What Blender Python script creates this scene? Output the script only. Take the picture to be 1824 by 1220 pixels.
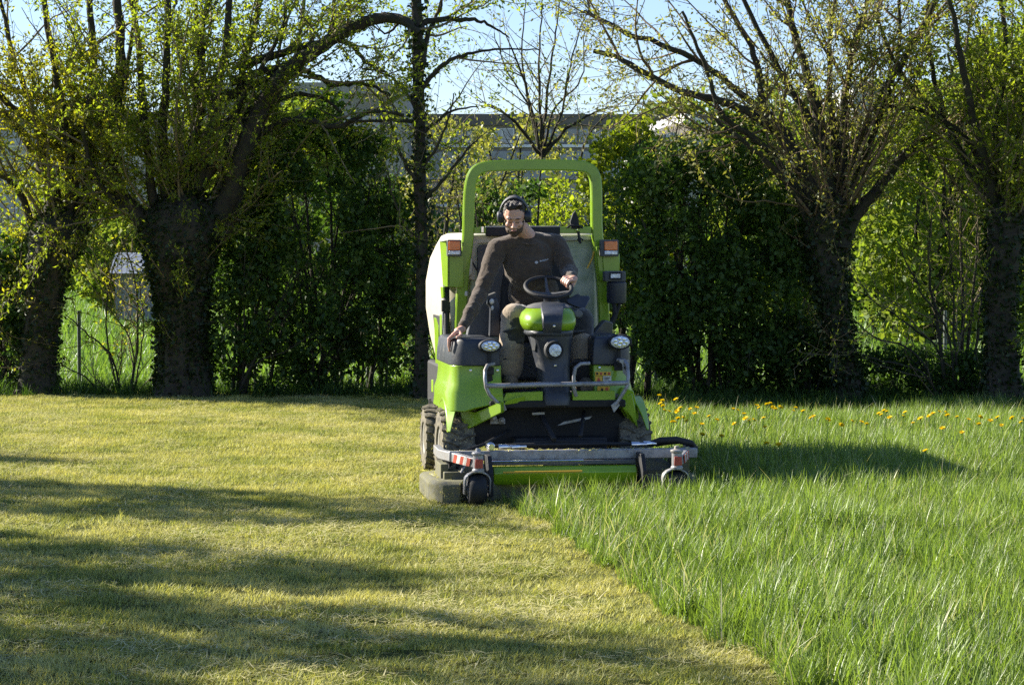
import bpy, math, random
import numpy as np
from mathutils import Vector, Matrix, Euler
from mathutils import noise as mnoise

for o in list(bpy.data.objects):
    bpy.data.objects.remove(o)
scene = bpy.context.scene
COL = scene.collection
R = math.radians

# ------------------------------------------------------------------ camera
FPX = 4060.0                      # focal length in pixels of a 1824 px wide picture
CAM_H = 1.6
PITCH = math.atan(169.0 / FPX)
cam_d = bpy.data.cameras.new("camera")
cam = bpy.data.objects.new("camera", cam_d)
COL.objects.link(cam)
cam.location = (0, 0, CAM_H)
cam.rotation_euler = (math.pi / 2 - PITCH, 0, 0)
cam_d.sensor_width = 36.0
cam_d.lens = 36.0 * FPX / 1824.0
cam_d.clip_end = 3000
scene.camera = cam

# ------------------------------------------------------------------ sky and sun
SUN_EL = 30.0
SUN_AZ = 23.0                     # degrees the sun stands behind the left-hand side
world = bpy.data.worlds.new("World")
scene.world = world
world.use_nodes = True
wn = world.node_tree
wn.nodes.clear()
wo = wn.nodes.new("ShaderNodeOutputWorld")
wb = wn.nodes.new("ShaderNodeBackground")
ws = wn.nodes.new("ShaderNodeTexSky")
ws.sky_type = 'NISHITA'
ws.sun_disc = False
ws.sun_elevation = R(SUN_EL)
S = Vector((-math.cos(R(SUN_AZ)) * math.cos(R(SUN_EL)), math.sin(R(SUN_AZ)) * math.cos(R(SUN_EL)), math.sin(R(SUN_EL))))
ws.sun_rotation = math.atan2(S.x, S.y)
ws.air_density = 1.0
ws.dust_density = 0.15
ws.ozone_density = 3.0
wb.inputs['Strength'].default_value = 0.062
wt = wn.nodes.new("ShaderNodeMix")          # the phone's cool white balance
wt.data_type = 'RGBA'
wt.blend_type = 'MULTIPLY'
wt.inputs[0].default_value = 1.0
wt.inputs[7].default_value = (0.96, 0.97, 1.14, 1.0)
wn.links.new(ws.outputs[0], wt.inputs[6])
wn.links.new(wt.outputs[2], wb.inputs[0])
wn.links.new(wb.outputs[0], wo.inputs[0])
sl = bpy.data.lights.new("sun", 'SUN')
sl.energy = 5.0
sl.angle = R(0.5)
sl.color = (1.0, 0.93, 0.80)
sun = bpy.data.objects.new("sun", sl)
COL.objects.link(sun)
sun.rotation_euler = S.to_track_quat('Z', 'Y').to_euler()
sun.location = (-20, 10, 30)
scene.view_settings.view_transform = 'Standard'
scene.view_settings.look = 'None'
scene.view_settings.gamma = 1.0
scene.view_settings.use_curve_mapping = False
scene.view_settings.exposure = 1.5
scene.render.engine = 'CYCLES'
scene.cycles.max_bounces = 6
scene.cycles.transparent_max_bounces = 8
scene.cycles.diffuse_bounces = 3
scene.cycles.glossy_bounces = 3
scene.cycles.transmission_bounces = 4
scene.cycles.use_denoising = False
scene.cycles.denoising_input_passes = 'RGB_ALBEDO_NORMAL'
scene.cycles.denoising_prefilter = 'ACCURATE'

# ------------------------------------------------------------------ measuring helpers
ca, sa = math.cos(PITCH), math.sin(PITCH)
def ray(px, py):
    xc, yc = (px - 912) / FPX, (610 - py) / FPX
    return Vector((xc, ca + yc * sa, -sa + yc * ca))
def at(px, py, Y):
    d = ray(px, py)
    return Vector((0, 0, CAM_H)) + d * (Y / d.y)
MOW = Vector((0.41, 14.09, 0.0))
TH = R(8.4)
MU = Vector((math.cos(TH), math.sin(TH), 0))
MV = Vector((-math.sin(TH), math.cos(TH), 0))
def L(px, py, yl):
    """point of the mower's own frame measured from the photograph at depth yl"""
    d = ray(px, py)
    C = Vector((0, 0, CAM_H)) - MOW
    t = (yl - C.dot(MV)) / d.dot(MV)
    P = C + d * t
    return Vector((P.dot(MU), yl, P.z))

# ------------------------------------------------------------------ material helpers
def nod(nt, typ, **kw):
    n = nt.nodes.new(typ)
    for k, v in kw.items():
        setattr(n, k, v)
    return n
def rgb(c):
    return (c[0], c[1], c[2], 1.0)
def mix_rgb(nt, fac, a, b, blend='MIX'):
    m = nt.nodes.new("ShaderNodeMix")
    m.data_type = 'RGBA'
    m.blend_type = blend
    for sock, val in ((m.inputs[0], fac), (m.inputs[6], a), (m.inputs[7], b)):
        if hasattr(val, 'is_output'):
            nt.links.new(val, sock)
        elif isinstance(val, (int, float)):
            sock.default_value = val
        else:
            sock.default_value = rgb(val)
    return m.outputs[2]
def ramp(nt, fac, stops):
    r = nt.nodes.new("ShaderNodeValToRGB")
    nt.links.new(fac, r.inputs[0])
    el = r.color_ramp.elements
    while len(el) < len(stops):
        el.new(0.5)
    for e, (p, c) in zip(el, stops):
        e.position = p
        e.color = rgb(c) if not isinstance(c, (int, float)) else (c, c, c, 1)
    return r.outputs[0]
def noise_tex(nt, scale, detail=4, vec=None, rough=0.6, out=0):
    n = nt.nodes.new("ShaderNodeTexNoise")
    n.inputs['Scale'].default_value = scale
    n.inputs['Detail'].default_value = detail
    n.inputs['Roughness'].default_value = rough
    if vec is not None:
        nt.links.new(vec, n.inputs['Vector'])
    return n.outputs[out]
def mat(name, col, rough=0.5, metal=0.0, vary=0.0, vscale=8.0, bump=0.0, bscale=40.0, dirt=None, dirt_amt=0.0,
        coat=0.0, sheen=0.0, sss=0.0, emit=None):
    m = bpy.data.materials.new(name)
    m.use_nodes = True
    nt = m.node_tree
    b = nt.nodes["Principled BSDF"]
    tc = nt.nodes.new("ShaderNodeTexCoord").outputs['Object']
    c = None
    if vary > 0:
        f = noise_tex(nt, vscale, 5, tc)
        c = mix_rgb(nt, ramp(nt, f, [(0.3, 0.0), (0.7, 1.0)]), [x * (1 - vary) for x in col], [min(1, x * (1 + vary)) for x in col])
    if dirt is not None:
        f2 = ramp(nt, noise_tex(nt, vscale * 1.7, 8, tc, 0.7), [(0.62 - 0.35 * dirt_amt, 0.0), (0.85 - 0.25 * dirt_amt, 1.0)])
        c = mix_rgb(nt, f2, c if c is not None else col, dirt)
        rr = nt.nodes.new("ShaderNodeMapRange")
        nt.links.new(f2, rr.inputs[0])
        rr.inputs[3].default_value = rough
        rr.inputs[4].default_value = min(1.0, rough + 0.35)
        nt.links.new(rr.outputs[0], b.inputs['Roughness'])
    else:
        b.inputs['Roughness'].default_value = rough
    if c is None:
        b.inputs['Base Color'].default_value = rgb(col)
    else:
        nt.links.new(c, b.inputs['Base Color'])
    b.inputs['Metallic'].default_value = metal
    b.inputs['Coat Weight'].default_value = coat
    b.inputs['Sheen Weight'].default_value = sheen
    if sss:
        b.inputs['Subsurface Weight'].default_value = sss
        b.inputs['Subsurface Radius'].default_value = (0.02, 0.008, 0.004)
        b.inputs['Subsurface Scale'].default_value = 0.5
    if emit:
        b.inputs['Emission Color'].default_value = rgb(emit)
        b.inputs['Emission Strength'].default_value = 1.0
    if bump > 0:
        bn = nt.nodes.new("ShaderNodeBump")
        bn.inputs['Strength'].default_value = bump
        bn.inputs['Distance'].default_value = 0.01
        nt.links.new(noise_tex(nt, bscale, 6, tc), bn.inputs['Height'])
        nt.links.new(bn.outputs[0], b.inputs['Normal'])
    return m
def leaf_mat(name, c1, c2, trans=0.45, gloss=0.12, rough=0.45, c3=None, wscale=0.0, tmul=(1.6, 1.7, 0.7)):
    """thin leaf or blade: diffuse + translucent + a little gloss, tint by leaf and slowly over the ground"""
    m = bpy.data.materials.new(name)
    m.use_nodes = True
    nt = m.node_tree
    nt.nodes.clear()
    out = nt.nodes.new("ShaderNodeOutputMaterial")
    a = nt.nodes.new("ShaderNodeAttribute")
    a.attribute_name = "tint"
    f = a.outputs['Fac']
    c = mix_rgb(nt, f, c1, c2)
    if c3 is not None:
        g = nt.nodes.new("ShaderNodeNewGeometry").outputs['Position']
        w = ramp(nt, noise_tex(nt, wscale, 4, g), [(0.40, 0.0), (0.62, 1.0)])
        c = mix_rgb(nt, w, c, mix_rgb(nt, 0.75, c, c3))
    df = nt.nodes.new("ShaderNodeBsdfDiffuse")
    nt.links.new(c, df.inputs[0])
    tr = nt.nodes.new("ShaderNodeBsdfTranslucent")
    tc = mix_rgb(nt, 1.0, c, tmul, 'MULTIPLY')
    nt.links.new(tc, tr.inputs[0])
    mx = nt.nodes.new("ShaderNodeMixShader")
    mx.inputs[0].default_value = trans
    nt.links.new(df.outputs[0], mx.inputs[1])
    nt.links.new(tr.outputs[0], mx.inputs[2])
    gl = nt.nodes.new("ShaderNodeBsdfGlossy")
    gl.inputs['Roughness'].default_value = rough
    gl.inputs[0].default_value = (0.7, 0.75, 0.7, 1)
    mg = nt.nodes.new("ShaderNodeMixShader")
    mg.inputs[0].default_value = gloss
    nt.links.new(mx.outputs[0], mg.inputs[1])
    nt.links.new(gl.outputs[0], mg.inputs[2])
    nt.links.new(mg.outputs[0], out.inputs[0])
    return m

# ------------------------------------------------------------------ object helpers
def props(o, label=None, cat=None, group=None, kind=None):
    if label: o['label'] = label
    if cat: o['category'] = cat
    if group: o['group'] = group
    if kind: o['kind'] = kind
    return o
def empty(name, loc=(0, 0, 0), rz=0.0):
    o = bpy.data.objects.new(name, None)
    o.empty_display_size = 0.2
    COL.objects.link(o)
    o.location = loc
    o.rotation_euler = (0, 0, rz)
    return o
class MB:
    """collects shapes and links them as one mesh object"""
    def __init__(s):
        s.v, s.f, s.mi = [], [], []
    def add(s, vs, fs, m=0):
        o = len(s.v)
        s.v.extend([tuple(p) for p in vs])
        s.f.extend([tuple(i + o for i in f) for f in fs])
        s.mi.extend([m] * len(fs))
        return s
    def box(s, c, size, rot=None, m=0):
        hx, hy, hz = size[0] / 2, size[1] / 2, size[2] / 2
        vs = [Vector((x * hx, y * hy, z * hz)) for x in (-1, 1) for y in (-1, 1) for z in (-1, 1)]
        if rot is not None:
            M = Euler(rot).to_matrix()
            vs = [M @ v for v in vs]
        c = Vector(c)
        return s.add([v + c for v in vs], [(0, 1, 3, 2), (4, 6, 7, 5), (0, 4, 5, 1), (2, 3, 7, 6), (0, 2, 6, 4), (1, 5, 7, 3)], m)
    def slab(s, front, off, m=0):
        """polygon with depth: front loop of points moved by off"""
        n = len(front)
        off = Vector(off)
        fr = [Vector(p) for p in front]
        nrm = sum(((fr[i]).cross(fr[(i + 1) % n]) for i in range(n)), Vector())
        if nrm.dot(off) > 0:
            fr.reverse()
        vs = fr + [p + off for p in fr]
        fs = [tuple(range(n)), tuple(range(2 * n - 1, n - 1, -1))]
        fs += [(i + n, (i + 1) % n + n, (i + 1) % n, i) for i in range(n)]
        return s.add(vs, fs, m)
    def loft(s, loops, caps=True, m=0, closed=True):
        n = len(loops[0])
        vs = [p for l in loops for p in l]
        fs = []
        for k in range(len(loops) - 1):
            for i in range(n if closed else n - 1):
                j = (i + 1) % n
                fs.append((k * n + i, k * n + j, (k + 1) * n + j, (k + 1) * n + i))
        if caps:
            fs.append(tuple(range(n - 1, -1, -1)))
            fs.append(tuple(range((len(loops) - 1) * n, len(loops) * n)))
        return s.add(vs, fs, m)
    def tube(s, pts, rad, n=10, m=0, closed=False, prof=None, up=None):
        pts = [Vector(p) for p in pts]
        k = len(pts)
        if not hasattr(rad, '__len__'):
            rad = [rad] * k
        if prof is None:
            prof = [(math.cos(2 * math.pi * i / n), math.sin(2 * math.pi * i / n)) for i in range(n)]
        n = len(prof)
        loops = []
        ref = None
        for i, p in enumerate(pts):
            a = pts[i - 1] if (i > 0 or closed) else pts[i]
            b = pts[(i + 1) % k] if (i < k - 1 or closed) else pts[i]
            t = (b - a)
            if t.length < 1e-9: t = Vector((0, 0, 1))
            t.normalize()
            if up is not None:
                B = Vector(up)
            else:
                if ref is None:
                    ref = Vector((0, 0, 1)) if abs(t.z) < 0.9 else Vector((1, 0, 0))
                    ref = t.cross(ref).normalized()
                else:
                    ref = (ref - t * ref.dot(t)).normalized()
                B = ref
            A = B.cross(t).normalized()
            loops.append([p + (A * c + B * q) * rad[i] for c, q in prof])
        if closed:
            loops.append(loops[0])
        return s.loft(loops, caps=not closed, m=m)
    def lathe(s, prof, o, axis, n=24, m=0):
        """prof: (radius, height) along axis from o"""
        ax = Vector(axis).normalized()
        a = ax.orthogonal().normalized()
        b = ax.cross(a)
        o = Vector(o)
        loops = [[o + ax * h + (a * math.cos(2 * math.pi * i / n) + b * math.sin(2 * math.pi * i / n)) * max(r, 1e-4) for i in range(n)] for r, h in prof]
        return s.loft(loops, m=m)
    def ell(s, c, r, nu=16, nv=10, rot=None, m=0):
        M = Euler(rot).to_matrix() if rot is not None else Matrix.Identity(3)
        c = Vector(c)
        loops = []
        for j in range(nv + 1):
            ph = -math.pi / 2 + math.pi * j / nv
            cr = max(math.cos(ph), 0.002)
            loops.append([c + M @ Vector((r[0] * cr * math.cos(2 * math.pi * i / nu), r[1] * cr * math.sin(2 * math.pi * i / nu), r[2] * math.sin(ph))) for i in range(nu)])
        return s.loft(loops, m=m)
    def build(s, name, mats, parent=None, smooth=True, bevel=0.0, angle=38, seg=2, label=None):
        me = bpy.data.meshes.new(name)
        me.from_pydata(s.v, [], s.f)
        if not isinstance(mats, (list, tuple)):
            mats = [mats]
        for m in mats:
            me.materials.append(m)
        me.polygons.foreach_set('material_index', s.mi)
        if smooth:
            me.polygons.foreach_set('use_smooth', [True] * len(me.polygons))
            me.set_sharp_from_angle(angle=R(angle))
        me.update()
        o = bpy.data.objects.new(name, me)
        COL.objects.link(o)
        if parent is not None:
            o.parent = parent
        if bevel > 0:
            b = o.modifiers.new("bevel", 'BEVEL')
            b.width = bevel
            b.segments = seg
            b.limit_method = 'ANGLE'
            b.angle_limit = R(40)
        if label: o['label'] = label
        return o
def np_mesh(name, verts, faces_flat, per, mats, parent=None, tint=None, smooth=False, mi=None):
    """fast mesh from arrays; per = corners in each face"""
    me = bpy.data.meshes.new(name)
    nv, nf = len(verts), len(faces_flat) // per
    me.vertices.add(nv)
    me.vertices.foreach_set('co', np.asarray(verts, dtype=np.float32).ravel())
    me.loops.add(nf * per)
    me.loops.foreach_set('vertex_index', np.asarray(faces_flat, dtype=np.int32))
    me.polygons.add(nf)
    me.polygons.foreach_set('loop_start', np.arange(0, nf * per, per, dtype=np.int32))
    if not isinstance(mats, (list, tuple)): mats = [mats]
    for m in mats: me.materials.append(m)
    if mi is not None: me.polygons.foreach_set('material_index', np.asarray(mi, dtype=np.int32))
    me.update(calc_edges=True)
    if smooth: me.polygons.foreach_set('use_smooth', np.ones(nf, dtype=bool))
    if tint is not None:
        at_ = me.attributes.new('tint', 'FLOAT', 'FACE')
        at_.data.foreach_set('value', np.asarray(tint, dtype=np.float32))
    o = bpy.data.objects.new(name, me)
    if parent is not False:
        COL.objects.link(o)
        if parent is not None: o.parent = parent
    return o
# ------------------------------------------------------------------ materials
LIME = mat('lime_paint', (0.20, 0.34, 0.010), 0.32, vary=0.08, vscale=3, bump=0.02, bscale=60, dirt=(0.17, 0.24, 0.04), dirt_amt=0.18, coat=0.3)
DARKP = mat('dark_plastic', (0.028, 0.032, 0.042), 0.42, vary=0.15, vscale=6, bump=0.08, bscale=220, dirt=(0.09, 0.085, 0.07), dirt_amt=0.25)
GREYP = mat('grey_plastic', (0.075, 0.078, 0.082), 0.6, vary=0.12, vscale=5, bump=0.05, bscale=160, dirt=(0.14, 0.13, 0.10), dirt_amt=0.3)
CREAM = mat('cream_plastic', (0.50, 0.46, 0.37), 0.42, vary=0.06, vscale=3, bump=0.03, bscale=20, dirt=(0.30, 0.29, 0.18), dirt_amt=0.35)
BINF = mat('bin_front', (0.42, 0.45, 0.34), 0.4, vary=0.14, vscale=2.5, bump=0.03, bscale=20, dirt=(0.22, 0.27, 0.10), dirt_amt=0.45)  # front version of the cream, with a greenish light cast in its colours
STEEL = mat('grey_painted_steel', (0.30, 0.30, 0.31), 0.42, metal=0.35, vary=0.12, vscale=9, bump=0.05, bscale=70, dirt=(0.16, 0.13, 0.09), dirt_amt=0.45)
DECKM = mat('dirty_deck', (0.10, 0.10, 0.085), 0.75, vary=0.25, vscale=12, bump=0.5, bscale=45, dirt=(0.16, 0.15, 0.06), dirt_amt=0.8)
BLACK = mat('black_rubber', (0.012, 0.012, 0.013), 0.7, vary=0.2, vscale=14, bump=0.2, bscale=90)
BELLY = mat('greasy_black', (0.008, 0.008, 0.008), 0.75, vary=0.3, vscale=14)
TYRE = mat('tyre_rubber', (0.04, 0.037, 0.032), 0.85, vary=0.25, vscale=16, bump=0.3, bscale=90, dirt=(0.25, 0.22, 0.15), dirt_amt=0.75)
RIM = mat('wheel_rim', (0.30, 0.29, 0.26), 0.6, vary=0.2, dirt=(0.2, 0.18, 0.12), dirt_amt=0.6)
CHROME = mat('chrome', (0.7, 0.7, 0.72), 0.15, metal=1.0)
WHITE = mat('white_print', (0.58, 0.56, 0.51), 0.5, vary=0.1, dirt=(0.3, 0.27, 0.2), dirt_amt=0.45)
RED = mat('red_print', (0.40, 0.055, 0.03), 0.45, vary=0.12)
ORANGE = mat('orange_lens', (0.75, 0.17, 0.02), 0.18, vary=0.15, vscale=30, bump=0.4, bscale=120, coat=0.6)
YELLOWP = mat('yellow_print', (0.62, 0.36, 0.03), 0.5)
LENS = mat('lamp_lens', (0.62, 0.66, 0.72), 0.12, metal=0.55, vary=0.35, vscale=45, bump=0.8, bscale=90, coat=0.8)
GLASS = mat('dark_glass', (0.05, 0.07, 0.09), 0.08, metal=0.2)
SKIN = mat('skin', (0.58, 0.33, 0.24), 0.5, vary=0.12, vscale=14, bump=0.12, bscale=120, sss=0.15)
HAIR = mat('dark_hair', (0.022, 0.016, 0.012), 0.45, vary=0.4, vscale=60, bump=0.7, bscale=160)
BEARD = mat('beard_hair', (0.075, 0.045, 0.028), 0.7, vary=0.4, vscale=80, bump=0.6, bscale=200)
WOOL = mat('dark_sweater', (0.066, 0.045, 0.028), 0.95, vary=0.25, vscale=20, bump=0.45, bscale=240, sheen=0.25)
CLOTH = mat('dark_trousers', (0.028, 0.026, 0.022), 0.95, vary=0.2, vscale=20, bump=0.3, bscale=200, sheen=0.35)
BEIGE = mat('beige_patches', (0.30, 0.23, 0.155), 0.95, vary=0.2, vscale=20, bump=0.3, bscale=150, sheen=0.3)
BOOT = mat('boot_leather', (0.15, 0.115, 0.075), 0.7, vary=0.3, vscale=20, bump=0.4)
LIP = mat('lips', (0.36, 0.15, 0.12), 0.5)
EYE = mat('eye_dark', (0.03, 0.02, 0.02), 0.3)
BARK = mat('willow_bark', (0.036, 0.029, 0.021), 0.95, vary=0.45, vscale=9, bump=1.0, bscale=28, dirt=(0.04, 0.05, 0.018), dirt_amt=0.5)
BARK2 = mat('twig_bark', (0.17, 0.135, 0.075), 0.9, vary=0.35, vscale=6, bump=0.4, bscale=60)
BARK3 = mat('reddish_twig_bark', (0.15, 0.105, 0.06), 0.9, vary=0.35, vscale=6, bump=0.4, bscale=60)
WIRE = mat('fence_wire', (0.10, 0.12, 0.10), 0.5, metal=0.4)
LF_WILLOW = leaf_mat('willow_leaf', (0.11, 0.125, 0.014), (0.29, 0.28, 0.035), 0.6, 0.02, tmul=(1.9, 1.9, 0.6))
LF_WILLOW2 = leaf_mat('willow_leaf_green', (0.09, 0.13, 0.016), (0.24, 0.27, 0.035), 0.6, 0.02, tmul=(1.8, 1.9, 0.6))
LF_BUD = leaf_mat('bud_leaf', (0.12, 0.13, 0.03), (0.27, 0.25, 0.07), 0.55, 0.06)
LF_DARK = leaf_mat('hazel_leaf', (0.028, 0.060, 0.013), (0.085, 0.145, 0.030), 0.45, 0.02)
LF_IVY = leaf_mat('ivy_leaf', (0.014, 0.028, 0.008), (0.035, 0.055, 0.014), 0.25, 0.03)
LF_BACK = leaf_mat('far_leaf', (0.095, 0.15, 0.025), (0.20, 0.23, 0.04), 0.5, 0.015)
LF_MEADOW = leaf_mat('meadow_blade', (0.09, 0.17, 0.03), (0.17, 0.24, 0.05), 0.45, 0.05)
GR_TALL = leaf_mat('tall_grass_blade', (0.028, 0.062, 0.008), (0.25, 0.34, 0.055), 0.45, 0.045, 0.45, c3=(0.21, 0.28, 0.06), wscale=0.9, tmul=(1.5, 1.6, 0.8))
GR_SEED = leaf_mat('dry_and_glint_blade', (0.36, 0.34, 0.20), (0.50, 0.46, 0.30), 0.35, 0.06)
GR_MOWN = leaf_mat('mown_grass_blade', (0.125, 0.18, 0.030), (0.46, 0.445, 0.13), 0.35, 0.03, 0.5, c3=(0.58, 0.53, 0.21), wscale=1.3, tmul=(1.4, 1.4, 0.7))
GR_CLIP = leaf_mat('grass_clipping', (0.46, 0.42, 0.18), (0.64, 0.58, 0.32), 0.25, 0.04)
PETAL = leaf_mat('dandelion_petal', (0.82, 0.60, 0.01), (0.86, 0.70, 0.03), 0.3, 0.02, tmul=(1.0, 1.0, 0.8))
STALK = leaf_mat('flower_stalk', (0.10, 0.18, 0.04), (0.14, 0.2, 0.05), 0.3, 0.04)

def ground_mat():
    m = bpy.data.materials.new('ground_soil_and_grass')
    m.use_nodes = True
    nt = m.node_tree
    b = nt.nodes["Principled BSDF"]
    g = nt.nodes.new("ShaderNodeNewGeometry").outputs['Position']
    c = mix_rgb(nt, ramp(nt, noise_tex(nt, 1.2, 6, g), [(0.35, 0.0), (0.65, 1.0)]), (0.10, 0.13, 0.022), (0.20, 0.19, 0.05))
    c = mix_rgb(nt, ramp(nt, noise_tex(nt, 26, 6, g, 0.75), [(0.4, 0.0), (0.62, 1.0)]), c, (0.055, 0.06, 0.02))
    # farther off the ground is a green meadow
    sx = nt.nodes.new("ShaderNodeSeparateXYZ")
    nt.links.new(g, sx.inputs[0])
    mr = nt.nodes.new("ShaderNodeMapRange")
    nt.links.new(sx.outputs[1], mr.inputs[0])
    mr.inputs[1].default_value = 25.0
    mr.inputs[2].default_value = 27.0
    far = mix_rgb(nt, ramp(nt, noise_tex(nt, 0.6, 6, g), [(0.35, 0.0), (0.65, 1.0)]), (0.10, 0.17, 0.035), (0.20, 0.25, 0.055))
    c = mix_rgb(nt, mr.outputs[0], c, far)
    nt.links.new(c, b.inputs['Base Color'])
    b.inputs['Roughness'].default_value = 1.0
    b.inputs['Specular IOR Level'].default_value = 0.1
    bn = nt.nodes.new("ShaderNodeBump")
    bn.inputs['Strength'].default_value = 0.8
    bn.inputs['Distance'].default_value = 0.03
    nt.links.new(noise_tex(nt, 30, 6, g, 0.75), bn.inputs['Height'])
    nt.links.new(bn.outputs[0], b.inputs['Normal'])
    return m
GROUND = ground_mat()
# ================================================================== ground
g = MB()
N_ = 60
xs = [-1500, -400, -100, -30, -20] + list(np.linspace(-14, 14, 57)) + [20, 30, 100, 400, 1500]
ys = [-60, -10, 0, 4] + list(np.linspace(6, 26, 51)) + [27, 28, 30, 34, 40, 55, 80, 120, 250, 600, 2500]
def gz(x, y):
    z = 0.0
    if 5 < y < 26.5 and abs(x) < 15:
        z += .014 * mnoise.noise(Vector((x * .6, y * .6, 0))) + .006 * mnoise.noise(Vector((x * 2.1, y * 2.1, 3)))
    if y > 25.2:
        z -= min(.35, (y - 25.2) * .16)
    return z
vs = [(x, y, gz(x, y)) for y in ys for x in xs]
nx = len(xs)
fs = [(j * nx + i, j * nx + i + 1, (j + 1) * nx + i + 1, (j + 1) * nx + i) for j in range(len(ys) - 1) for i in range(nx - 1)]
g.add(vs, fs)
ground = g.build('ground', GROUND, angle=180)
props(ground, 'lawn and meadow ground reaching to the far buildings', 'ground', kind='structure')

# ------------------------------------------------------------------ far buildings
CONC = mat('building_concrete', (0.27, 0.26, 0.24), 0.9, vary=0.08, vscale=.8)
CONC2 = mat('building_concrete_dark', (0.23, 0.225, 0.21), 0.9, vary=0.1, vscale=.6)
FASCIA = mat('building_fascia', (0.14, 0.12, 0.10), 0.8, vary=0.1, vscale=.5)
PALE = mat('building_pale_panel', (0.33, 0.34, 0.34), 0.7, vary=0.08, vscale=.4)
PANE = mat('window_pane', (0.20, 0.22, 0.24), 0.12, metal=0.3, vary=0.4, vscale=.35)
WTRIM = mat('white_trim', (0.78, 0.78, 0.76), 0.6)
ROOFT = mat('pale_roof', (0.72, 0.68, 0.62), 0.7, vary=0.2, vscale=2)
SHEDR = mat('blue_grey_roof', (0.15, 0.18, 0.23), 0.7, vary=0.2, vscale=2)
def facade(root, px0, px1, top, Y, bands, depth, wall):
    """bands: list of (py0, py1, kind) down the wall"""
    A, B = at(px0, top, Y), at(px1, top, Y)
    s = MB(); zb = -.5
    s.box(((A.x + B.x) / 2, Y + depth / 2, (A.z + zb) / 2), (B.x - A.x, depth, A.z - zb))
    w = s.build('wall', wall, root)
    for py0, py1, kind, nwin in bands:
        z0, z1 = at(px0, py1, Y).z, at(px0, py0, Y).z
        if kind == 'window':
            wd = (B.x - A.x - .6) / nwin
            for i in range(nwin):
                x0 = A.x + .3 + i * wd
                f = MB(); f.box((x0 + wd / 2, Y - .02, (z0 + z1) / 2), (wd * .94, .12, z1 - z0))
                fo = f.build('window', WTRIM if i % 7 == 3 else CONC2, root)
                f = MB(); f.box((x0 + wd * .27, Y - .10, (z0 + z1) / 2), (wd * .38, .04, (z1 - z0) * .86)); f.build('pane', PANE, fo)
                f = MB(); f.box((x0 + wd * .73, Y - .10, (z0 + z1) / 2), (wd * .38, .04, (z1 - z0) * .86)); f.build('pane', PANE, fo)
        else:
            m = {'fascia': FASCIA, 'pale': PALE, 'trim': WTRIM, 'conc': CONC}[kind]
            f = MB(); f.box(((A.x + B.x) / 2, Y - .12, (z0 + z1) / 2), (B.x - A.x + .3, .34, z1 - z0)); f.build({'fascia': 'roof_fascia', 'pale': 'wall_panel', 'trim': 'sill_line', 'conc': 'parapet'}[kind], m, root)
YB = 112.0
bl = empty('tall_concrete_building', at(610, 500, YB)); bl.location = (0, 0, 0)
props(bl, 'tall grey flat-roofed concrete building seen above the dark hazel bush', 'building')
facade(bl, 345, 690, 152, YB, [(148, 168, 'conc', 0), (205, 240, 'window', 9), (275, 310, 'window', 9), (350, 385, 'window', 9), (420, 455, 'window', 9)], 14, CONC2)
s = MB(); A = at(688, 150, YB - 1.5); B = at(726, 150, YB - 1.5); s.box(((A.x + B.x) / 2, YB + 5, A.z / 2), (B.x - A.x, 13, A.z)); s.build('stair_tower', CONC, bl)
b2 = empty('long_low_building')
props(b2, 'long low building with brown roof edge and pale window bands behind the mower', 'building')
facade(b2, 728, 1330, 207, YB + 4, [(204, 224, 'fascia', 0), (229, 256, 'window', 13), (258, 263, 'trim', 0), (270, 320, 'pale', 0), (325, 360, 'window', 13), (364, 369, 'trim', 0), (400, 440, 'window', 13)], 16, CONC)
b3 = empty('pale_building')
props(b3, 'grey building showing between the leftmost willows, flat brown roof edge', 'building')
facade(b3, -260, 342, 203, YB + 8, [(200, 222, 'fascia', 0), (232, 262, 'window', 22), (300, 330, 'window', 22), (370, 400, 'window', 22)], 16, PALE)
b4 = empty('pale_building')
props(b4, 'pale blue-grey block glimpsed behind the leaning pollard willow', 'building')
facade(b4, 1520, 1592, 150, YB + 2, [(146, 158, 'conc', 0), (180, 215, 'window', 3), (245, 280, 'window', 3), (310, 345, 'window', 3), (375, 410, 'window', 3)], 12, PALE)
# gabled house right of the long building
hs = empty('gabled_house')
props(hs, 'house with bright pale sloping roof peeping over the big round bush', 'house')
s = MB(); p0 = at(1128, 242, 90); p1 = at(1320, 242, 90); s.box(((p0.x + p1.x) / 2, 94, (p0.z - .5) / 2 - .2), (p1.x - p0.x, 8, p0.z)); s.build('wall', CONC, hs)
s = MB(); pk = at(1218, 203, 90)
s.slab([at(1130, 244, 88), at(1217, 216, 94), at(1214, 202, 98), at(1150, 222, 92)], (0, .1, -.3))
s.build('roof', ROOFT, hs)
s = MB(); s.slab([Vector((pk.x + .02, 89.6, pk.z)), Vector((p1.x, 89.6, p0.z)), Vector((p1.x, 89.6, p0.z - .3)), Vector((pk.x + .02, 89.6, pk.z - .25))], (0, 9, 0)); s.build('roof', ROOFT, hs)
for k in range(3):
    s = MB(); c = at(1175 + 38 * k, 262, 89.95); s.box(c, (.5, .08, .6)); s.build('window', PANE, hs)
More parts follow.
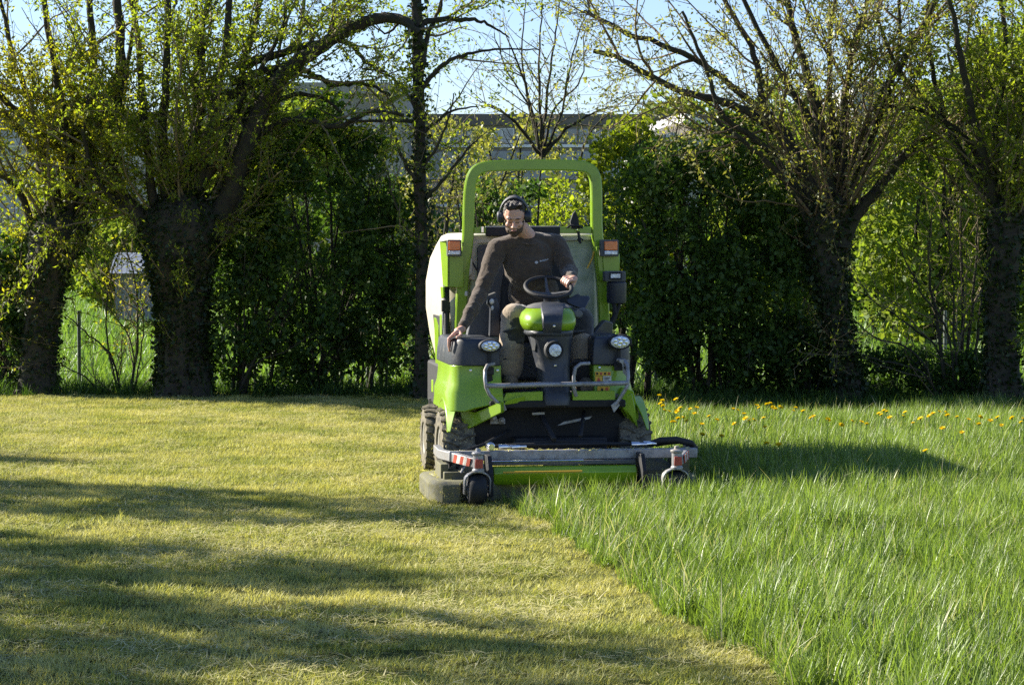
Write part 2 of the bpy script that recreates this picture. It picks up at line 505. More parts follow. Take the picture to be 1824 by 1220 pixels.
# small shed between the two left willows
sh = empty('garden_shed')
props(sh, 'small shed with blue-grey roof far off between the two left willows', 'shed')
p0, p1 = at(196, 487, 50), at(262, 487, 50)
s = MB(); s.box(((p0.x + p1.x) / 2, 51.2, (p0.z - .4) / 2), (p1.x - p0.x - .15, 2, p0.z + .4)); s.build('wall', CONC2, sh)
s = MB(); t0, t1 = at(206, 450, 51.2), at(252, 450, 51.2)
s.add([(p0.x, 49.9, p0.z), (p1.x, 49.9, p0.z), (p1.x, 52.5, p0.z), (p0.x, 52.5, p0.z), (t0.x, 51.2, t0.z), (t1.x, 51.2, t0.z)], [(0, 1, 5, 4), (1, 2, 5), (2, 3, 4, 5), (3, 0, 4), (3, 2, 1, 0)])
s.build('roof', SHEDR, sh)
# ================================================================== vegetation
def unit(v):
    return v / np.maximum(np.linalg.norm(v, axis=-1, keepdims=True), 1e-9)
class Tree:
    def __init__(s, seed):
        s.rng = np.random.default_rng(seed)
        s.tubes = []       # (pts, rads, level)
        s.leafpts = []     # (pos, dir)
    def polyline(s, pts, r0, r1, wob=.02, sub=6):
        pts = np.array([list(p) for p in pts], float)
        out = [pts[0]]
        for i in range(len(pts) - 1):
            p_1 = pts[max(i - 1, 0)]; p0 = pts[i]; p1 = pts[i + 1]; p2 = pts[min(i + 2, len(pts) - 1)]
            for k in range(1, sub + 1):
                t = k / sub
                q = .5 * ((2 * p0) + (-p_1 + p1) * t + (2 * p_1 - 5 * p0 + 4 * p1 - p2) * t * t + (-p_1 + 3 * p0 - 3 * p1 + p2) * t ** 3)
                out.append(q + s.rng.normal(0, wob * .5, 3))
        out = np.array(out)
        rr_ = np.linspace(r0, r1, len(out))
        return out, rr_
    def grow(s, p, d, Ln, r, lvl, P):
        """P: dict levels, kids, ratio, up, wob, spread"""
        rng = s.rng
        n = max(3, int(round(Ln / P['seg'][lvl])))
        pts = [np.array(p, float)]
        d = np.array(d, float); d /= np.linalg.norm(d)
        for i in range(n):
            d = d + rng.normal(0, P['wob'][lvl], 3) + np.array([0, 0, P['up'][lvl]])
            d /= np.linalg.norm(d)
            pts.append(pts[-1] + d * Ln / n)
        pts = np.array(pts)
        rads = r * (1 - np.linspace(0, 1, n + 1) * .72)
        s.add(pts, rads, lvl, P)
    def add(s, pts, rads, lvl, P):
        rng = s.rng
        s.tubes.append((pts, rads, lvl))
        n = len(pts) - 1
        seglen = np.linalg.norm(np.diff(pts, axis=0), axis=1)
        Ln = seglen.sum()
        if lvl + 1 < P['levels']:
            k = rng.poisson(P['kids'][lvl] * Ln)
            for _ in range(k):
                t = rng.uniform(P['bare'][lvl], 1.0) * n
                i = min(int(t), n - 1); f = t - i
                q = pts[i] * (1 - f) + pts[i + 1] * f
                dd = pts[i + 1] - pts[i]; dd /= max(np.linalg.norm(dd), 1e-6)
                side = rng.normal(0, 1, 3); side -= dd * side.dot(dd); side /= max(np.linalg.norm(side), 1e-6)
                a = P['spread'][lvl] * rng.uniform(.6, 1.3)
                nd = dd * math.cos(a) + side * math.sin(a)
                ll = P['len'][lvl + 1] * rng.uniform(.45, 1.25)
                rr_ = min(rads[i] * .6, P['rad'][lvl + 1] * rng.uniform(.7, 1.3))
                s.grow(q, nd, ll, rr_, lvl + 1, P)
        if lvl >= P['leaflvl']:
            m = rng.poisson(P['leaves'] * Ln)
            if m > 0:
                t = rng.uniform(.12, 1.0, m) * n
                i = np.minimum(t.astype(int), n - 1); f = (t - i)[:, None]
                q = pts[i] * (1 - f) + pts[i + 1] * f
                dd = unit(pts[i + 1] - pts[i])
                s.leafpts.append((q, dd))
    def tube_mesh(s, name, m, parent, sel, minr=.0, kind=None, sides=None):
        V, F = [], []; off = 0
        for pts, rads, lvl in s.tubes:
            if not sel(lvl): continue
            n = sides if sides else (8 if lvl == 0 else 5 if lvl == 1 else 3)
            k = len(pts)
            tan = np.gradient(pts, axis=0); tan = unit(tan)
            ref = np.array([1.0, .13, .07]) if abs(tan[0][0]) < .8 else np.array([.1, 1.0, 0])
            A = unit(np.cross(tan, ref)); B = np.cross(tan, A)
            th = np.arange(n) * 2 * math.pi / n
            rr_ = np.maximum(rads, minr)[:, None, None]
            P_ = pts[:, None, :] + (A[:, None, :] * np.cos(th)[None, :, None] + B[:, None, :] * np.sin(th)[None, :, None]) * rr_
            V.append(P_.reshape(-1, 3))
            a = np.arange(k - 1)[:, None] * n + np.arange(n)[None, :]
            b_ = np.arange(k - 1)[:, None] * n + (np.arange(n)[None, :] + 1) % n
            F.append(np.stack([a, b_, b_ + n, a + n], -1).reshape(-1) + off)
            off += k * n
        if not V: return None
        o = np_mesh(name, np.concatenate(V), np.concatenate(F), 4, m, parent, smooth=True)
        if kind: o['kind'] = kind
        return o
    def leaves(s, name, m, parent, size, aspect=.42, spread=.03, droop=.2, keep=None, clump=0, extra=None):
        rng = s.rng
        if extra is not None: s.leafpts.append(extra)
        if not s.leafpts: return None
        q = np.concatenate([a for a, _ in s.leafpts]); dd = np.concatenate([b_ for _, b_ in s.leafpts])
        if keep is not None:
            k_ = keep(q); q, dd = q[k_], dd[k_]
        n = len(q)
        ax = unit(dd * .55 + rng.normal(0, .62, (n, 3)) + np.array([0, 0, -droop]))
        q = q + rng.normal(0, spread, (n, 3))
        return leaf_mesh(name, m, parent, q, ax, size * rng.uniform(.55, 1.25, n), aspect, rng)
def leaf_mesh(name, m, parent, q, ax, ln, aspect, rng, kind='stuff', tint=None):
    n = len(q)
    rv = unit(rng.normal(0, 1, (n, 3)))
    sd = unit(np.cross(ax, rv)); nm = np.cross(sd, ax)
    ln = ln[:, None]
    v0 = q; v2 = q + ax * ln - nm * ln * .12
    mid = q + ax * ln * .45 + nm * ln * .05
    v1 = mid + sd * ln * aspect * .5; v3 = mid - sd * ln * aspect * .5
    V = np.stack([v0, v1, v2, v3], 1).reshape(-1, 3)
    F = np.arange(n * 4)
    if tint is None: tint = np.clip(rng.normal(.5, .28, n), 0, 1)
    o = np_mesh(name, V, F, 4, m, parent, tint=tint)
    if kind: o['kind'] = kind
    return o

def trunk_mesh(name, m, parent, rows, seed, rough=.10, n=30, sub=6):
    """rows: (x, y, z, rx) -> knobbly trunk"""
    rng = np.random.default_rng(seed)
    rows = np.array(rows, float)
    t = np.linspace(0, len(rows) - 1, (len(rows) - 1) * sub + 1)
    R_ = np.stack([np.interp(t, np.arange(len(rows)), rows[:, k]) for k in range(4)], 1)
    # soften
    for _ in range(2):
        R_[1:-1] = (R_[:-2] + 2 * R_[1:-1] + R_[2:]) / 4
    s = MB(); loops = []
    for j, (x, y, z, r) in enumerate(R_):
        lp = []
        for i in range(n):
            a = 2 * math.pi * i / n
            p = Vector((math.cos(a) * 1.6, math.sin(a) * 1.6, z * 1.3 + seed))
            k = 1 + rough * 1.5 * mnoise.noise(p * .9) + rough * mnoise.noise(p * 2.6) + rough * .9 * mnoise.noise(Vector((math.cos(a) * 5, math.sin(a) * 5, z * 1.1 + seed))) + (.22 * math.exp(-max(z, 0) * 6) * (1 + .8 * math.sin(a * 4 + seed)))
            lp.append(Vector((x + r * k * math.cos(a), y + r * k * .9 * math.sin(a), z + (.04 * mnoise.noise(p * 2) if 0 < j < len(R_) - 1 else 0))))
        loops.append(lp)
    s.loft(loops)
    return s.build(name, m, parent, angle=75)
def ivy(name, parent, rows, n, size, seed, m=None, zmin=0, zmax=99, out=.05):
    rng = np.random.default_rng(seed)
    rows = np.array(rows, float)
    z = rng.uniform(max(rows[0, 2], zmin), min(rows[-1, 2], zmax), n)
    x = np.interp(z, rows[:, 2], rows[:, 0]); y = np.interp(z, rows[:, 2], rows[:, 1]); r = np.interp(z, rows[:, 2], rows[:, 3])
    a = rng.uniform(0, 2 * math.pi, n)
    nrm = np.stack([np.cos(a), np.sin(a), rng.normal(0, .3, n)], 1)
    q = np.stack([x, y, z], 1) + nrm * (r * 1.0 + rng.exponential(out, n))[:, None] * np.array([1, .9, 0]) 
    ax = unit(nrm * .35 + rng.normal(0, .6, (n, 3)) + np.array([0, 0, -.4]))
    return leaf_mesh(name, m or LF_IVY, parent, q, ax, size * rng.uniform(.6, 1.3, n), .8, rng)

WIL = dict(levels=4, seg=[.3, .16, .14, .10], wob=[.05, .10, .13, .16], up=[.02, .05, .03, .0], kids=[2.6, 2.9, 2.8, 0], bare=[.12, .12, .1, 0], spread=[.85, .75, .8, .6], len=[0, 1.5, .75, .34], rad=[0, .014, .0065, .0035], leaflvl=1, leaves=62)
def willow(name, label, d, trunk_px, limbs, seed, P, leafm, lsize, twigm=BARK2, ivn=2500, sprouts=13, leaf_keep=None, top=6.5, rx_sc=1.0, group='pollard willows along the meadow edge', ivz=9, sprl=2.6, thin=4.3):
    """trunk_px: (px, py, half width px) from base up; limbs: lists of (px,py[,dy])"""
    root = empty(name, (0, 0, 0))
    base = at(trunk_px[0][0], trunk_px[0][1], d)
    props(root, label, 'tree', group)
    rows = []
    for k, (px, py, hw) in enumerate(trunk_px):
        p = at(px, py, d); w = (at(px + hw, py, d).x - p.x) * .75
        rows.append((p.x, d + (.05 * math.sin(k * 1.3)), p.z, w * rx_sc))
    rows[0] = (rows[0][0], rows[0][1], -.25, rows[0][3] * 1.12)
    xh, yh, zh, rh = rows[-1]
    rows += [(xh, yh, zh + rh * .28, rh * .8), (xh, yh, zh + rh * .5, rh * .45), (xh, yh, zh + rh * .6, rh * .12)]
    # rebase so the Empty stands at the foot of the tree
    foot = Vector((rows[0][0], d, 0)); root.location = foot
    def loc(p): return np.array([p[0] - foot.x, p[1] - foot.y, p[2] - foot.z])
    rows = [(a - foot.x, b_ - foot.y, c_, r_) for a, b_, c_, r_ in rows]
    trunk_mesh('trunk', BARK, root, rows, seed)
    T_ = Tree(seed); rng = T_.rng
    hd = rows[-4]
    # knuckles where the pollarding cuts were
    kn_ = MB()
    for k in range(16):
        a = rng.uniform(0, 6.28); rr_ = hd[3] * rng.uniform(.5, .95)
        kn_.ell((hd[0] + rr_ * math.cos(a), hd[1] + rr_ * math.sin(a) * .8, hd[2] - rng.uniform(-.05, .35)), (hd[3] * rng.uniform(.2, .38),) * 3, 10, 7)
    kk = kn_.build('knuckle', BARK, root, angle=180)
    tx = bpy.data.textures.new('knobs', 'CLOUDS'); tx.noise_scale = .12
    sb = kk.modifiers.new('sub', 'SUBSURF'); sb.levels = 1; sb.render_levels = 1
    dm = kk.modifiers.new('knobs', 'DISPLACE'); dm.texture = tx; dm.strength = .09
    for li, lb in enumerate(limbs):
        w = lb[0]
        pts = []
        dy = rng.uniform(-.5, .5)
        for j, q in enumerate(lb[1:]):
            p = at(q[0], q[1], d + dy * j * .35)
            pts.append(loc(p))
        pts.insert(0, np.array([hd[0] + (pts[0][0] - hd[0]) * .35, hd[1], pts[0][2] - .30]))
        pl, rd = T_.polyline(pts, w / 168.0, w / 168.0 * .34, .015)
        rd = rd * (1 + .7 * np.exp(-np.arange(len(rd)) / 3.0))
        T_.add(pl, rd, 0, P)
    for k in range(sprouts):
        a = rng.uniform(0, 6.28); rr_ = hd[3] * rng.uniform(.3, .95)
        p = np.array([hd[0] + rr_ * math.cos(a), hd[1] + rr_ * math.sin(a) * .8, hd[2] - rng.uniform(-.02, .3)])
        dr = np.array([math.cos(a) * rng.uniform(.15, .75), math.sin(a) * .6, 1.0])
        Q = dict(P); 
        T_.grow(p, dr, rng.uniform(.4, 1.0) * sprl, rng.uniform(.010, .024), 1, P)
    for k in range(int(ivn / 130)):
        i = rng.integers(1, len(rows)); f = rng.uniform(0, 1)
        q0, q1 = np.array(rows[i - 1]), np.array(rows[i]); q = q0 * (1 - f) + q1 * f
        if q[2] < .5: continue
        a = rng.uniform(0, 6.28)
        T_.grow(np.array([q[0] + q[3] * .9 * math.cos(a), q[1] + q[3] * .8 * math.sin(a), q[2]]), np.array([math.cos(a), math.sin(a), .7]), rng.uniform(.25, .8), .007, 2, P)
    keep_tubes = T_.tubes
    for t in [t for t in keep_tubes if t[2] == 0]:
        T_.tubes = [t]; T_.tube_mesh('limb', BARK, root, lambda l: True)
    T_.tubes = [t for t in keep_tubes if t[2] < 2 or t[0][0][2] < 4.3 or rng.random() < .35]
    T_.tube_mesh('twigs', twigm, root, lambda l: l >= 1, minr=.0026, kind='stuff')
    T_.leaves('crown', leafm, root, lsize, keep=lambda q: rng.random(len(q)) < np.where(q[:, 2] > thin, .14, 1.0))
    if ivn:
        ivy('ivy', root, rows, ivn, .05, seed + 5, zmax=ivz, out=.018)
    print(label[:40], 'leaves', sum(len(a) for a, _ in T_.leafpts), 'tubes', len(T_.tubes))
    return root

W1 = dict(WIL)
willow('pollard_willow', 'leftmost pollard willow, dark trunk widening to a knobbly head, yellow-green shoots', 24.6,
       [(62, 706, 50), (66, 640, 42), (72, 560, 41), (84, 490, 47), (98, 440, 62), (104, 405, 66), (102, 375, 36)],
       [(16, (95, 410), (95, 340), (62, 275), (20, 215), (-50, 165)), (13, (112, 400), (132, 335), (95, 255), (20, 190), (-40, 120)), (12, (140, 390), (160, 290), (168, 160), (160, 0), (150, -120)),
        (9, (60, 410), (30, 335), (-30, 290), (-110, 220)), (12, (125, 380), (120, 250), (95, 110), (70, -60)), (10, (160, 195), (100, 182), (55, 170), (0, 155), (-80, 150)),
        (8, (150, 400), (190, 300), (215, 200), (235, 60), (260, -80)), (8, (100, 380), (70, 230), (20, 90), (-10, -60))], 11, W1, LF_WILLOW, .056, thin=3.75)
W2 = dict(WIL)
willow('pollard_willow', 'broad dark pollard willow whose long limb arches over towards the slender tree', 24.4,
       [(327, 706, 62), (326, 640, 58), (324, 570, 57), (322, 510, 62), (322, 460, 80), (322, 415, 98), (325, 380, 88), (330, 352, 48)],
       [(18, (262, 400), (225, 360), (203, 320), (200, 240), (215, 130), (210, 0), (200, -120)), (13, (300, 370), (290, 250), (296, 120), (300, -80)), (14, (345, 360), (372, 235), (398, 110), (415, -60)),
        (22, (395, 380), (425, 300), (455, 215), (505, 135), (575, 80), (640, 45), (705, 32), (745, 60)), (11, (415, 385), (440, 270), (428, 160), (462, 10), (480, -90)), (10, (275, 365), (255, 200), (243, 60), (205, -80)),
        (9, (330, 360), (345, 220), (352, 80), (340, -90)), (10, (310, 370), (360, 190), (360, 60), (390, -60)), (9, (420, 395), (480, 300), (490, 190), (530, 90), (545, -30)), (7, (240, 390), (180, 330), (150, 250), (160, 150)),
        (8, (430, 260), (520, 215), (600, 225), (660, 200), (720, 205)), (7, (380, 380), (420, 200), (500, 60), (520, -80)), (6, (520, 125), (590, 150), (650, 150), (700, 175)), (6, (600, 70), (650, 110), (690, 130)), (6, (480, 180), (560, 170), (610, 200)), (6, (560, 95), (600, 30), (650, -30))], 23, W2, LF_WILLOW2, .056, ivn=6000)
W7 = dict(WIL); W7.update(leaves=30, wob=[.05, .10, .13, .16], kids=[3.5, 3.2, 2.8, 0], len=[0, 1.4, .8, .36])
willow('pollard_willow', 'leaning pollard willow with reddish bare shoots, right of the big round bush', 22.6,
       [(1518, 722, 36), (1512, 690, 34), (1503, 640, 29), (1490, 580, 30), (1482, 520, 35), (1476, 470, 42), (1472, 430, 52), (1474, 395, 55), (1482, 365, 42)],
       [(11, (1452, 385), (1425, 300), (1385, 235), (1300, 185), (1200, 158), (1110, 108), (1060, 92)), (9, (1460, 370), (1400, 240), (1330, 175), (1235, 105), (1120, 60), (1040, 20)),
        (13, (1480, 360), (1468, 260), (1442, 150), (1405, 20), (1390, -80)), (10, (1500, 360), (1502, 210), (1522, 80), (1565, -60)), (11, (1510, 365), (1530, 260), (1582, 150), (1645, 50), (1680, -40)),
        (12, (1522, 385), (1565, 335), (1605, 285), (1640, 250), (1690, 232), (1725, 212)), (10, (1490, 360), (1455, 240), (1375, 105), (1310, -30)), (9, (1470, 360), (1400, 260), (1360, 190), (1345, 100), (1290, 0), (1270, -60)),
        (8, (1445, 400), (1405, 330), (1340, 265), (1270, 210)), (8, (1505, 370), (1480, 200), (1480, 60), (1500, -60)), (7, (1455, 390), (1370, 270), (1290, 210), (1260, 130), (1215, 20)), (7, (1500, 370), (1560, 230), (1600, 90), (1600, -50))],
       37, W7, LF_BUD, .050, twigm=BARK3, ivn=3500, sprouts=16, sprl=2.4, group='pollard willows along the meadow edge')
W9 = dict(WIL)
willow('pollard_willow', 'rightmost pollard willow, upright dark trunk under dense yellow-green leaves', 22.2,
       [(1794, 722, 44), (1786, 650, 36), (1782, 580, 35), (1782, 500, 36), (1786, 440, 40), (1790, 390, 44), (1796, 355, 40)],
       [(10, (1775, 375), (1752, 275), (1730, 200), (1708, 80), (1682, -60)), (9, (1805, 365), (1816, 250), (1826, 100), (1830, -60)), (9, (1790, 365), (1772, 250), (1790, 100), (1778, -60)), (8, (1765, 375), (1738, 270), (1660, 205), (1570, 188)),
        (8, (1820, 380), (1850, 300), (1900, 200), (1930, 60)), (8, (1780, 370), (1700, 250), (1660, 120), (1650, -40)), (7, (1800, 365), (1850, 200), (1870, 0)), (7, (1775, 380), (1720, 300), (1690, 230), (1600, 120), (1560, 30))], 41, W9, LF_WILLOW2, .054, ivn=2200)

# ---- slender tree
def slender():
    root = empty('slender_tree', (0, 0, 0)); d = 24.0
    props(root, 'slender straight ivy-clad tree rising just left of the mower', 'tree')
    foot = Vector((at(750, 706, d).x, d, 0)); root.location = foot
    rows = []
    for px, py, hw in ((748, 706, 14), (750, 640, 12), (752, 540, 11.5), (752, 440, 11), (748, 340, 11), (748, 240, 10), (744, 140, 10), (742, 40, 9), (740, -80, 8), (738, -260, 6), (736, -420, 3)):
        p = at(px, py, d); rows.append((p.x - foot.x, .03 * math.sin(py), p.z, hw / 168.0))
    rows[0] = (rows[0][0], 0, -.2, rows[0][3])
    trunk_mesh('trunk', BARK, root, rows, 5, rough=.12, n=16)
    T_ = Tree(77)
    P = dict(WIL); P.update(kids=[2.0, 2.6, 2.2, 0], leaves=16, len=[0, 1.1, .55, .28], leaflvl=1, up=[.0, .03, .0, -.02])
    lbs = [(7, (745, 55), (760, 38), (815, 35), (845, 36), (880, 50), (908, 68)), (6, (752, 120), (762, 60), (785, 10), (800, -60)), (5, (750, 160), (790, 115), (825, 100), (880, 88), (960, 90)), (4, (742, 60), (720, 35), (690, 60), (660, 40)),
           (4, (746, 330), (720, 290), (700, 230), (690, 200)), (4, (744, 220), (700, 215), (620, 215), (560, 190)), (4, (752, 360), (790, 320), (830, 270), (860, 240)), (3.5, (745, 200), (700, 140), (640, 120)), (3.5, (750, 240), (800, 200), (850, 190)), (4, (742, 10), (700, -40)), (3, (752, 430), (720, 400), (700, 350), (690, 300)),
           (3, (750, 300), (780, 260), (800, 210), (810, 170))]
    for lb in lbs:
        pts = []
        dy = T_.rng.uniform(-.6, .6)
        for j, q in enumerate(lb[1:]):
            p = at(q[0], q[1], d + dy * j * .25); pts.append((p.x - foot.x, p.y - foot.y, p.z))
        pl, rd = T_.polyline(pts, lb[0] / 168.0, .006, .012)
        T_.add(pl, rd, 0, P)
    T_.tube_mesh('limb', BARK, root, lambda l: l == 0)
    T_.tube_mesh('twigs', BARK2, root, lambda l: l >= 1, minr=.0024, kind='stuff')
    T_.leaves('crown', LF_WILLOW2, root, .06, droop=.6, aspect=.35)
    ivy('ivy', root, rows, 1500, .06, 9, zmax=7, out=.02)
slender()

# ---- leafy bushes
def bush(name, label, cat, px, d, h, rx, ry, seed, leafm, lsize, nstem, ndense, group=None, shape='round', zc=None, stemm=BARK, lean=0, dens_noise=1.0, hollow=.55, fx=None, kind=None, stem_r=.03):
    root = empty(name, (0, 0, 0))
    props(root, label, cat, group, kind)
    x = at(px, 700, d).x if fx is None else fx
    root.location = (x, d, 0)
    T_ = Tree(seed); rng = T_.rng
    P = dict(levels=4, seg=[.3, .2, .15, .12], wob=[.06, .1, .12, .14], up=[.03, .02, .0, 0], kids=[3.0, 3.0, 2.0, 0], bare=[.12, .1, .1, 0], spread=[.8, .7, .7, .7], len=[0, .8, .4, .2], rad=[0, .012, .006, .003], leaflvl=9, leaves=0)
    for k in range(nstem):
        a = rng.uniform(0, 6.28); sp = rng.uniform(.05, .75)
        dr = np.array([math.cos(a) * sp * rx / h * 1.4 + lean, math.sin(a) * sp * ry / h * 1.2, 1.0])
        T_.grow(np.array([rng.normal(0, .10), rng.normal(0, .10), -.3]), dr, h * rng.uniform(.7, 1.05), rng.uniform(.6, 1.2) * stem_r, 0, P)
    T_.tube_mesh('stems', stemm, root, lambda l: True, minr=.003, kind='stuff')
    # leaves fill the crown in clumps with gaps between
    nn = int(ndense * 2.4)
    u = unit(rng.normal(0, 1, (nn, 3))); r_ = rng.uniform(hollow ** 3, 1, nn) ** (1 / 3)
    zc_ = zc if zc is not None else h * .5
    q = u * r_[:, None]
    bump = np.array([1 + .28 * mnoise.noise(Vector(v * 1.6) + Vector((seed, 0, 0))) + .16 * mnoise.noise(Vector(v * 4) + Vector((0, seed, 0))) for v in u])
    q = q * bump[:, None] * np.array([rx, ry, h - zc_]) + np.array([lean * h * .4, 0, zc_])
    low = q[:, 2] < zc_
    if shape == 'skirt':   # keeps its width down to the ground
        q[low, 2] = zc_ + (q[low, 2] - zc_) * zc_ / (h - zc_)
    kp = np.array([mnoise.noise(Vector(p * 2.3) + Vector((seed * 3.1, 0, 0))) + .6 * mnoise.noise(Vector(p * 6.0) + Vector((0, 0, seed))) for p in q])
    th = np.quantile(kp, .58 * dens_noise) if dens_noise > 0 else -9
    q = q[(kp > th) & (q[:, 2] > .02)][:ndense]
    n = len(q)
    ax = unit(rng.normal(0, .7, (n, 3)) + np.array([0, 0, -.25]))
    leaf_mesh('crown', leafm, root, q, ax, lsize * rng.uniform(.5, 1.25, n), .62, rng)
    return root
bush('hazel_bush', 'tall dark many-stemmed hazel bush between the broad willow and the slender tree', 'bush', 560, 24.9, 3.15, 1.15, .8, 3, LF_DARK, .072, 12, 24000, shape='skirt', zc=1.6, dens_noise=1.0)
bush('hazel_bush', 'lower dark bush filling the foot of the gap left of the slender tree', 'bush', 440, 24.7, 1.9, .75, .6, 4, LF_DARK, .07, 9, 6000, shape='skirt', zc=.9, dens_noise=1.15)
bush('hazel_bush', 'dark leafy sucker growth at the foot of the hazel, nearest the slender tree', 'bush', 655, 25.3, 1.6, .55, .5, 6, LF_DARK, .075, 7, 3500, zc=.85)
bush('round_hawthorn', 'big round dark green hawthorn bush right behind the mower', 'bush', 1262, 23.2, 2.95, 1.12, .9, 7, LF_DARK, .068, 9, 34000, shape='skirt', zc=1.45, dens_noise=.80)
bush('round_hawthorn', 'brighter leafy branches of the small tree whose trunk shows beside the roll bar', 'bush', 1110, 24.2, 3.0, .62, .5, 8, LF_WILLOW2, .075, 6, 8000, zc=1.9, dens_noise=1.1, stem_r=.045)
bush('low_shrub', 'dark shrub seen through the roll bar behind the driver', 'bush', 900, 26.5, 2.35, .8, .6, 12, LF_DARK, .075, 10, 9000, shape='skirt', zc=1.2)
bush('low_shrub', 'yellowish shrub showing through the right half of the roll bar', 'bush', 1020, 27.5, 2.6, .75, .5, 13, LF_WILLOW2, .06, 9, 4200, shape='skirt', zc=1.5)
bush('low_shrub', 'dark shade bush at the left picture edge beside the leftmost willow', 'bush', -6, 25.0, 2.0, .55, .5, 14, LF_DARK, .075, 8, 6500, shape='skirt', zc=1.0)
bush('low_shrub', 'low ragged shrub under the bare stems left of the rightmost willow', 'bush', 1610, 23.6, .62, 1.0, .4, 15, LF_DARK, .06, 9, 6500, shape='skirt', zc=.25, dens_noise=.6)
bush('low_shrub', 'low dark growth right at the foot of the rightmost willow', 'bush', 1735, 22.9, .60, .45, .4, 16, LF_DARK, .06, 6, 3000, shape='skirt', zc=.25, dens_noise=.6)
bush('low_shrub', 'dark low bush between the round hawthorn and the leaning willow', 'bush', 1440, 23.4, 1.0, .45, .5, 19, LF_DARK, .065, 7, 4500, shape='skirt', zc=.5, dens_noise=.7)
bush('low_shrub', 'sparse low shrub near the foot of the slender tree', 'bush', 800, 26.0, 1.2, .7, .5, 20, LF_DARK, .065, 8, 4000, shape='skirt', zc=.6)

# ---- bare many-stemmed shrubs
def bare_shrub(label, px, d, stems, seed, leaves=6, twigm=BARK2, leafm=LF_BUD, name='bare_shrub', r=.02, kids=(3.2, 3.4, 2.4, 0), lens=(0, .9, .5, .25), cat='shrub', ls=.045, base=None):
    root = empty(name, (0, 0, 0)); props(root, label, cat)
    x = at(px, 700, d).x; root.location = (x, d, 0)
    T_ = Tree(seed)
    P = dict(WIL); P.update(kids=list(kids), len=list(lens), leaves=leaves, leaflvl=1, rad=[0, .010, .005, .003])
    for st in stems:
        dy = T_.rng.uniform(-.5, .5)
        pts = []
        for j, q in enumerate(st):
            p = at(q[0], q[1], d + dy * j * .3); pts.append((p.x - x, p.y - d, p.z))
        if base is None: pts[0] = (pts[0][0], 0, -.35)
        pl, rd = T_.polyline(pts, r * T_.rng.uniform(.7, 1.2), .005, .012)
        T_.add(pl, rd, 0, P)
    T_.tube_mesh('stems', BARK, root, lambda l: l == 0)
    T_.tube_mesh('twigs', twigm, root, lambda l: l >= 1, minr=.0024, kind='stuff')
    T_.leaves('crown', leafm, root, ls)
    return root
bare_shrub('dark bare shrub fanning out between the leaning willow and the rightmost willow', 1702, 22.8,
           [[(1702, 715), (1680, 640), (1620, 580), (1530, 520)], [(1702, 715), (1640, 640), (1560, 600), (1510, 560)], [(1705, 715), (1690, 600), (1640, 520), (1600, 430)], [(1705, 715), (1700, 560), (1690, 420), (1680, 280)],
            [(1708, 715), (1715, 560), (1712, 400), (1718, 220), (1712, 100)], [(1700, 715), (1650, 670), (1560, 640), (1520, 625)], [(1710, 715), (1740, 600), (1755, 480)], [(1704, 715), (1672, 600), (1655, 480), (1660, 380)], [(1706, 715), (1730, 560), (1740, 430), (1735, 330)]], 51, leaves=12, leafm=LF_WILLOW2, ls=.05)
bare_shrub('thin bare shrub with crossing twigs between the two left willows', 222, 24.8,
           [[(222, 706), (200, 640), (150, 590), (115, 560)], [(225, 706), (245, 600), (240, 500), (215, 420)], [(225, 706), (235, 620), (180, 530), (130, 470)], [(215, 706), (160, 680), (110, 650)], [(228, 706), (250, 640), (255, 560), (245, 480)], [(226, 706), (190, 600), (200, 480), (235, 410)]], 52, leaves=9, leafm=LF_WILLOW, r=.014, ls=.05)
bare_shrub('dark bare stems growing at the far left picture edge', 6, 24.9,
           [[(10, 706), (25, 600), (30, 500), (40, 430)], [(5, 706), (-10, 600), (5, 480)], [(8, 706), (15, 620), (-20, 540)]], 54, leaves=14, leafm=LF_WILLOW2, r=.016)
bare_shrub('young pollard with thin bare shoots against the sky behind the roll bar', 962, 26.8,
           [[(965, 700), (962, 520), (958, 400), (965, 285), (962, 255)], [(965, 275), (940, 180), (930, 90), (938, -20)], [(965, 270), (975, 160), (990, 60), (1000, -30)], [(962, 275), (948, 200), (905, 130), (880, 60)], [(968, 275), (1000, 200), (1020, 100), (1050, 10)], [(960, 275), (920, 220), (880, 190), (850, 180)],
            [(966, 272), (960, 150), (962, 50), (970, -40)], [(968, 280), (1010, 230), (1060, 200), (1090, 190)], [(964, 280), (935, 150), (900, 60)], [(968, 275), (985, 200), (1035, 140), (1040, 60)], [(1030, 330), (1040, 260), (1075, 210), (1120, 195)]], 61, leaves=10, leafm=LF_BUD, name='young_pollard', r=.022, kids=(3.4, 2.6, 1.6, 0), lens=(0, .7, .4, .2), cat='tree', base=1)
bare_shrub('twiggy understorey shrub beside the slender tree, left of the roll bar', 800, 25.6,
           [[(800, 706), (790, 560), (770, 440), (760, 330)], [(800, 706), (815, 560), (820, 420), (810, 300)], [(795, 706), (740, 560), (700, 430), (690, 320)], [(802, 706), (850, 560), (850, 400), (830, 280)], [(797, 706), (720, 540), (660, 400), (640, 260)]], 62, leaves=16, leafm=LF_BUD, r=.018)
bare_shrub('reddish twiggy shrub in the gap under the leaning willow crown', 1390, 24.0,
           [[(1390, 700), (1380, 560), (1370, 420), (1350, 330)], [(1392, 700), (1405, 540), (1400, 400), (1395, 300)], [(1390, 700), (1430, 560), (1425, 430), (1430, 330)]], 63, leaves=16, leafm=LF_WILLOW2, r=.018)

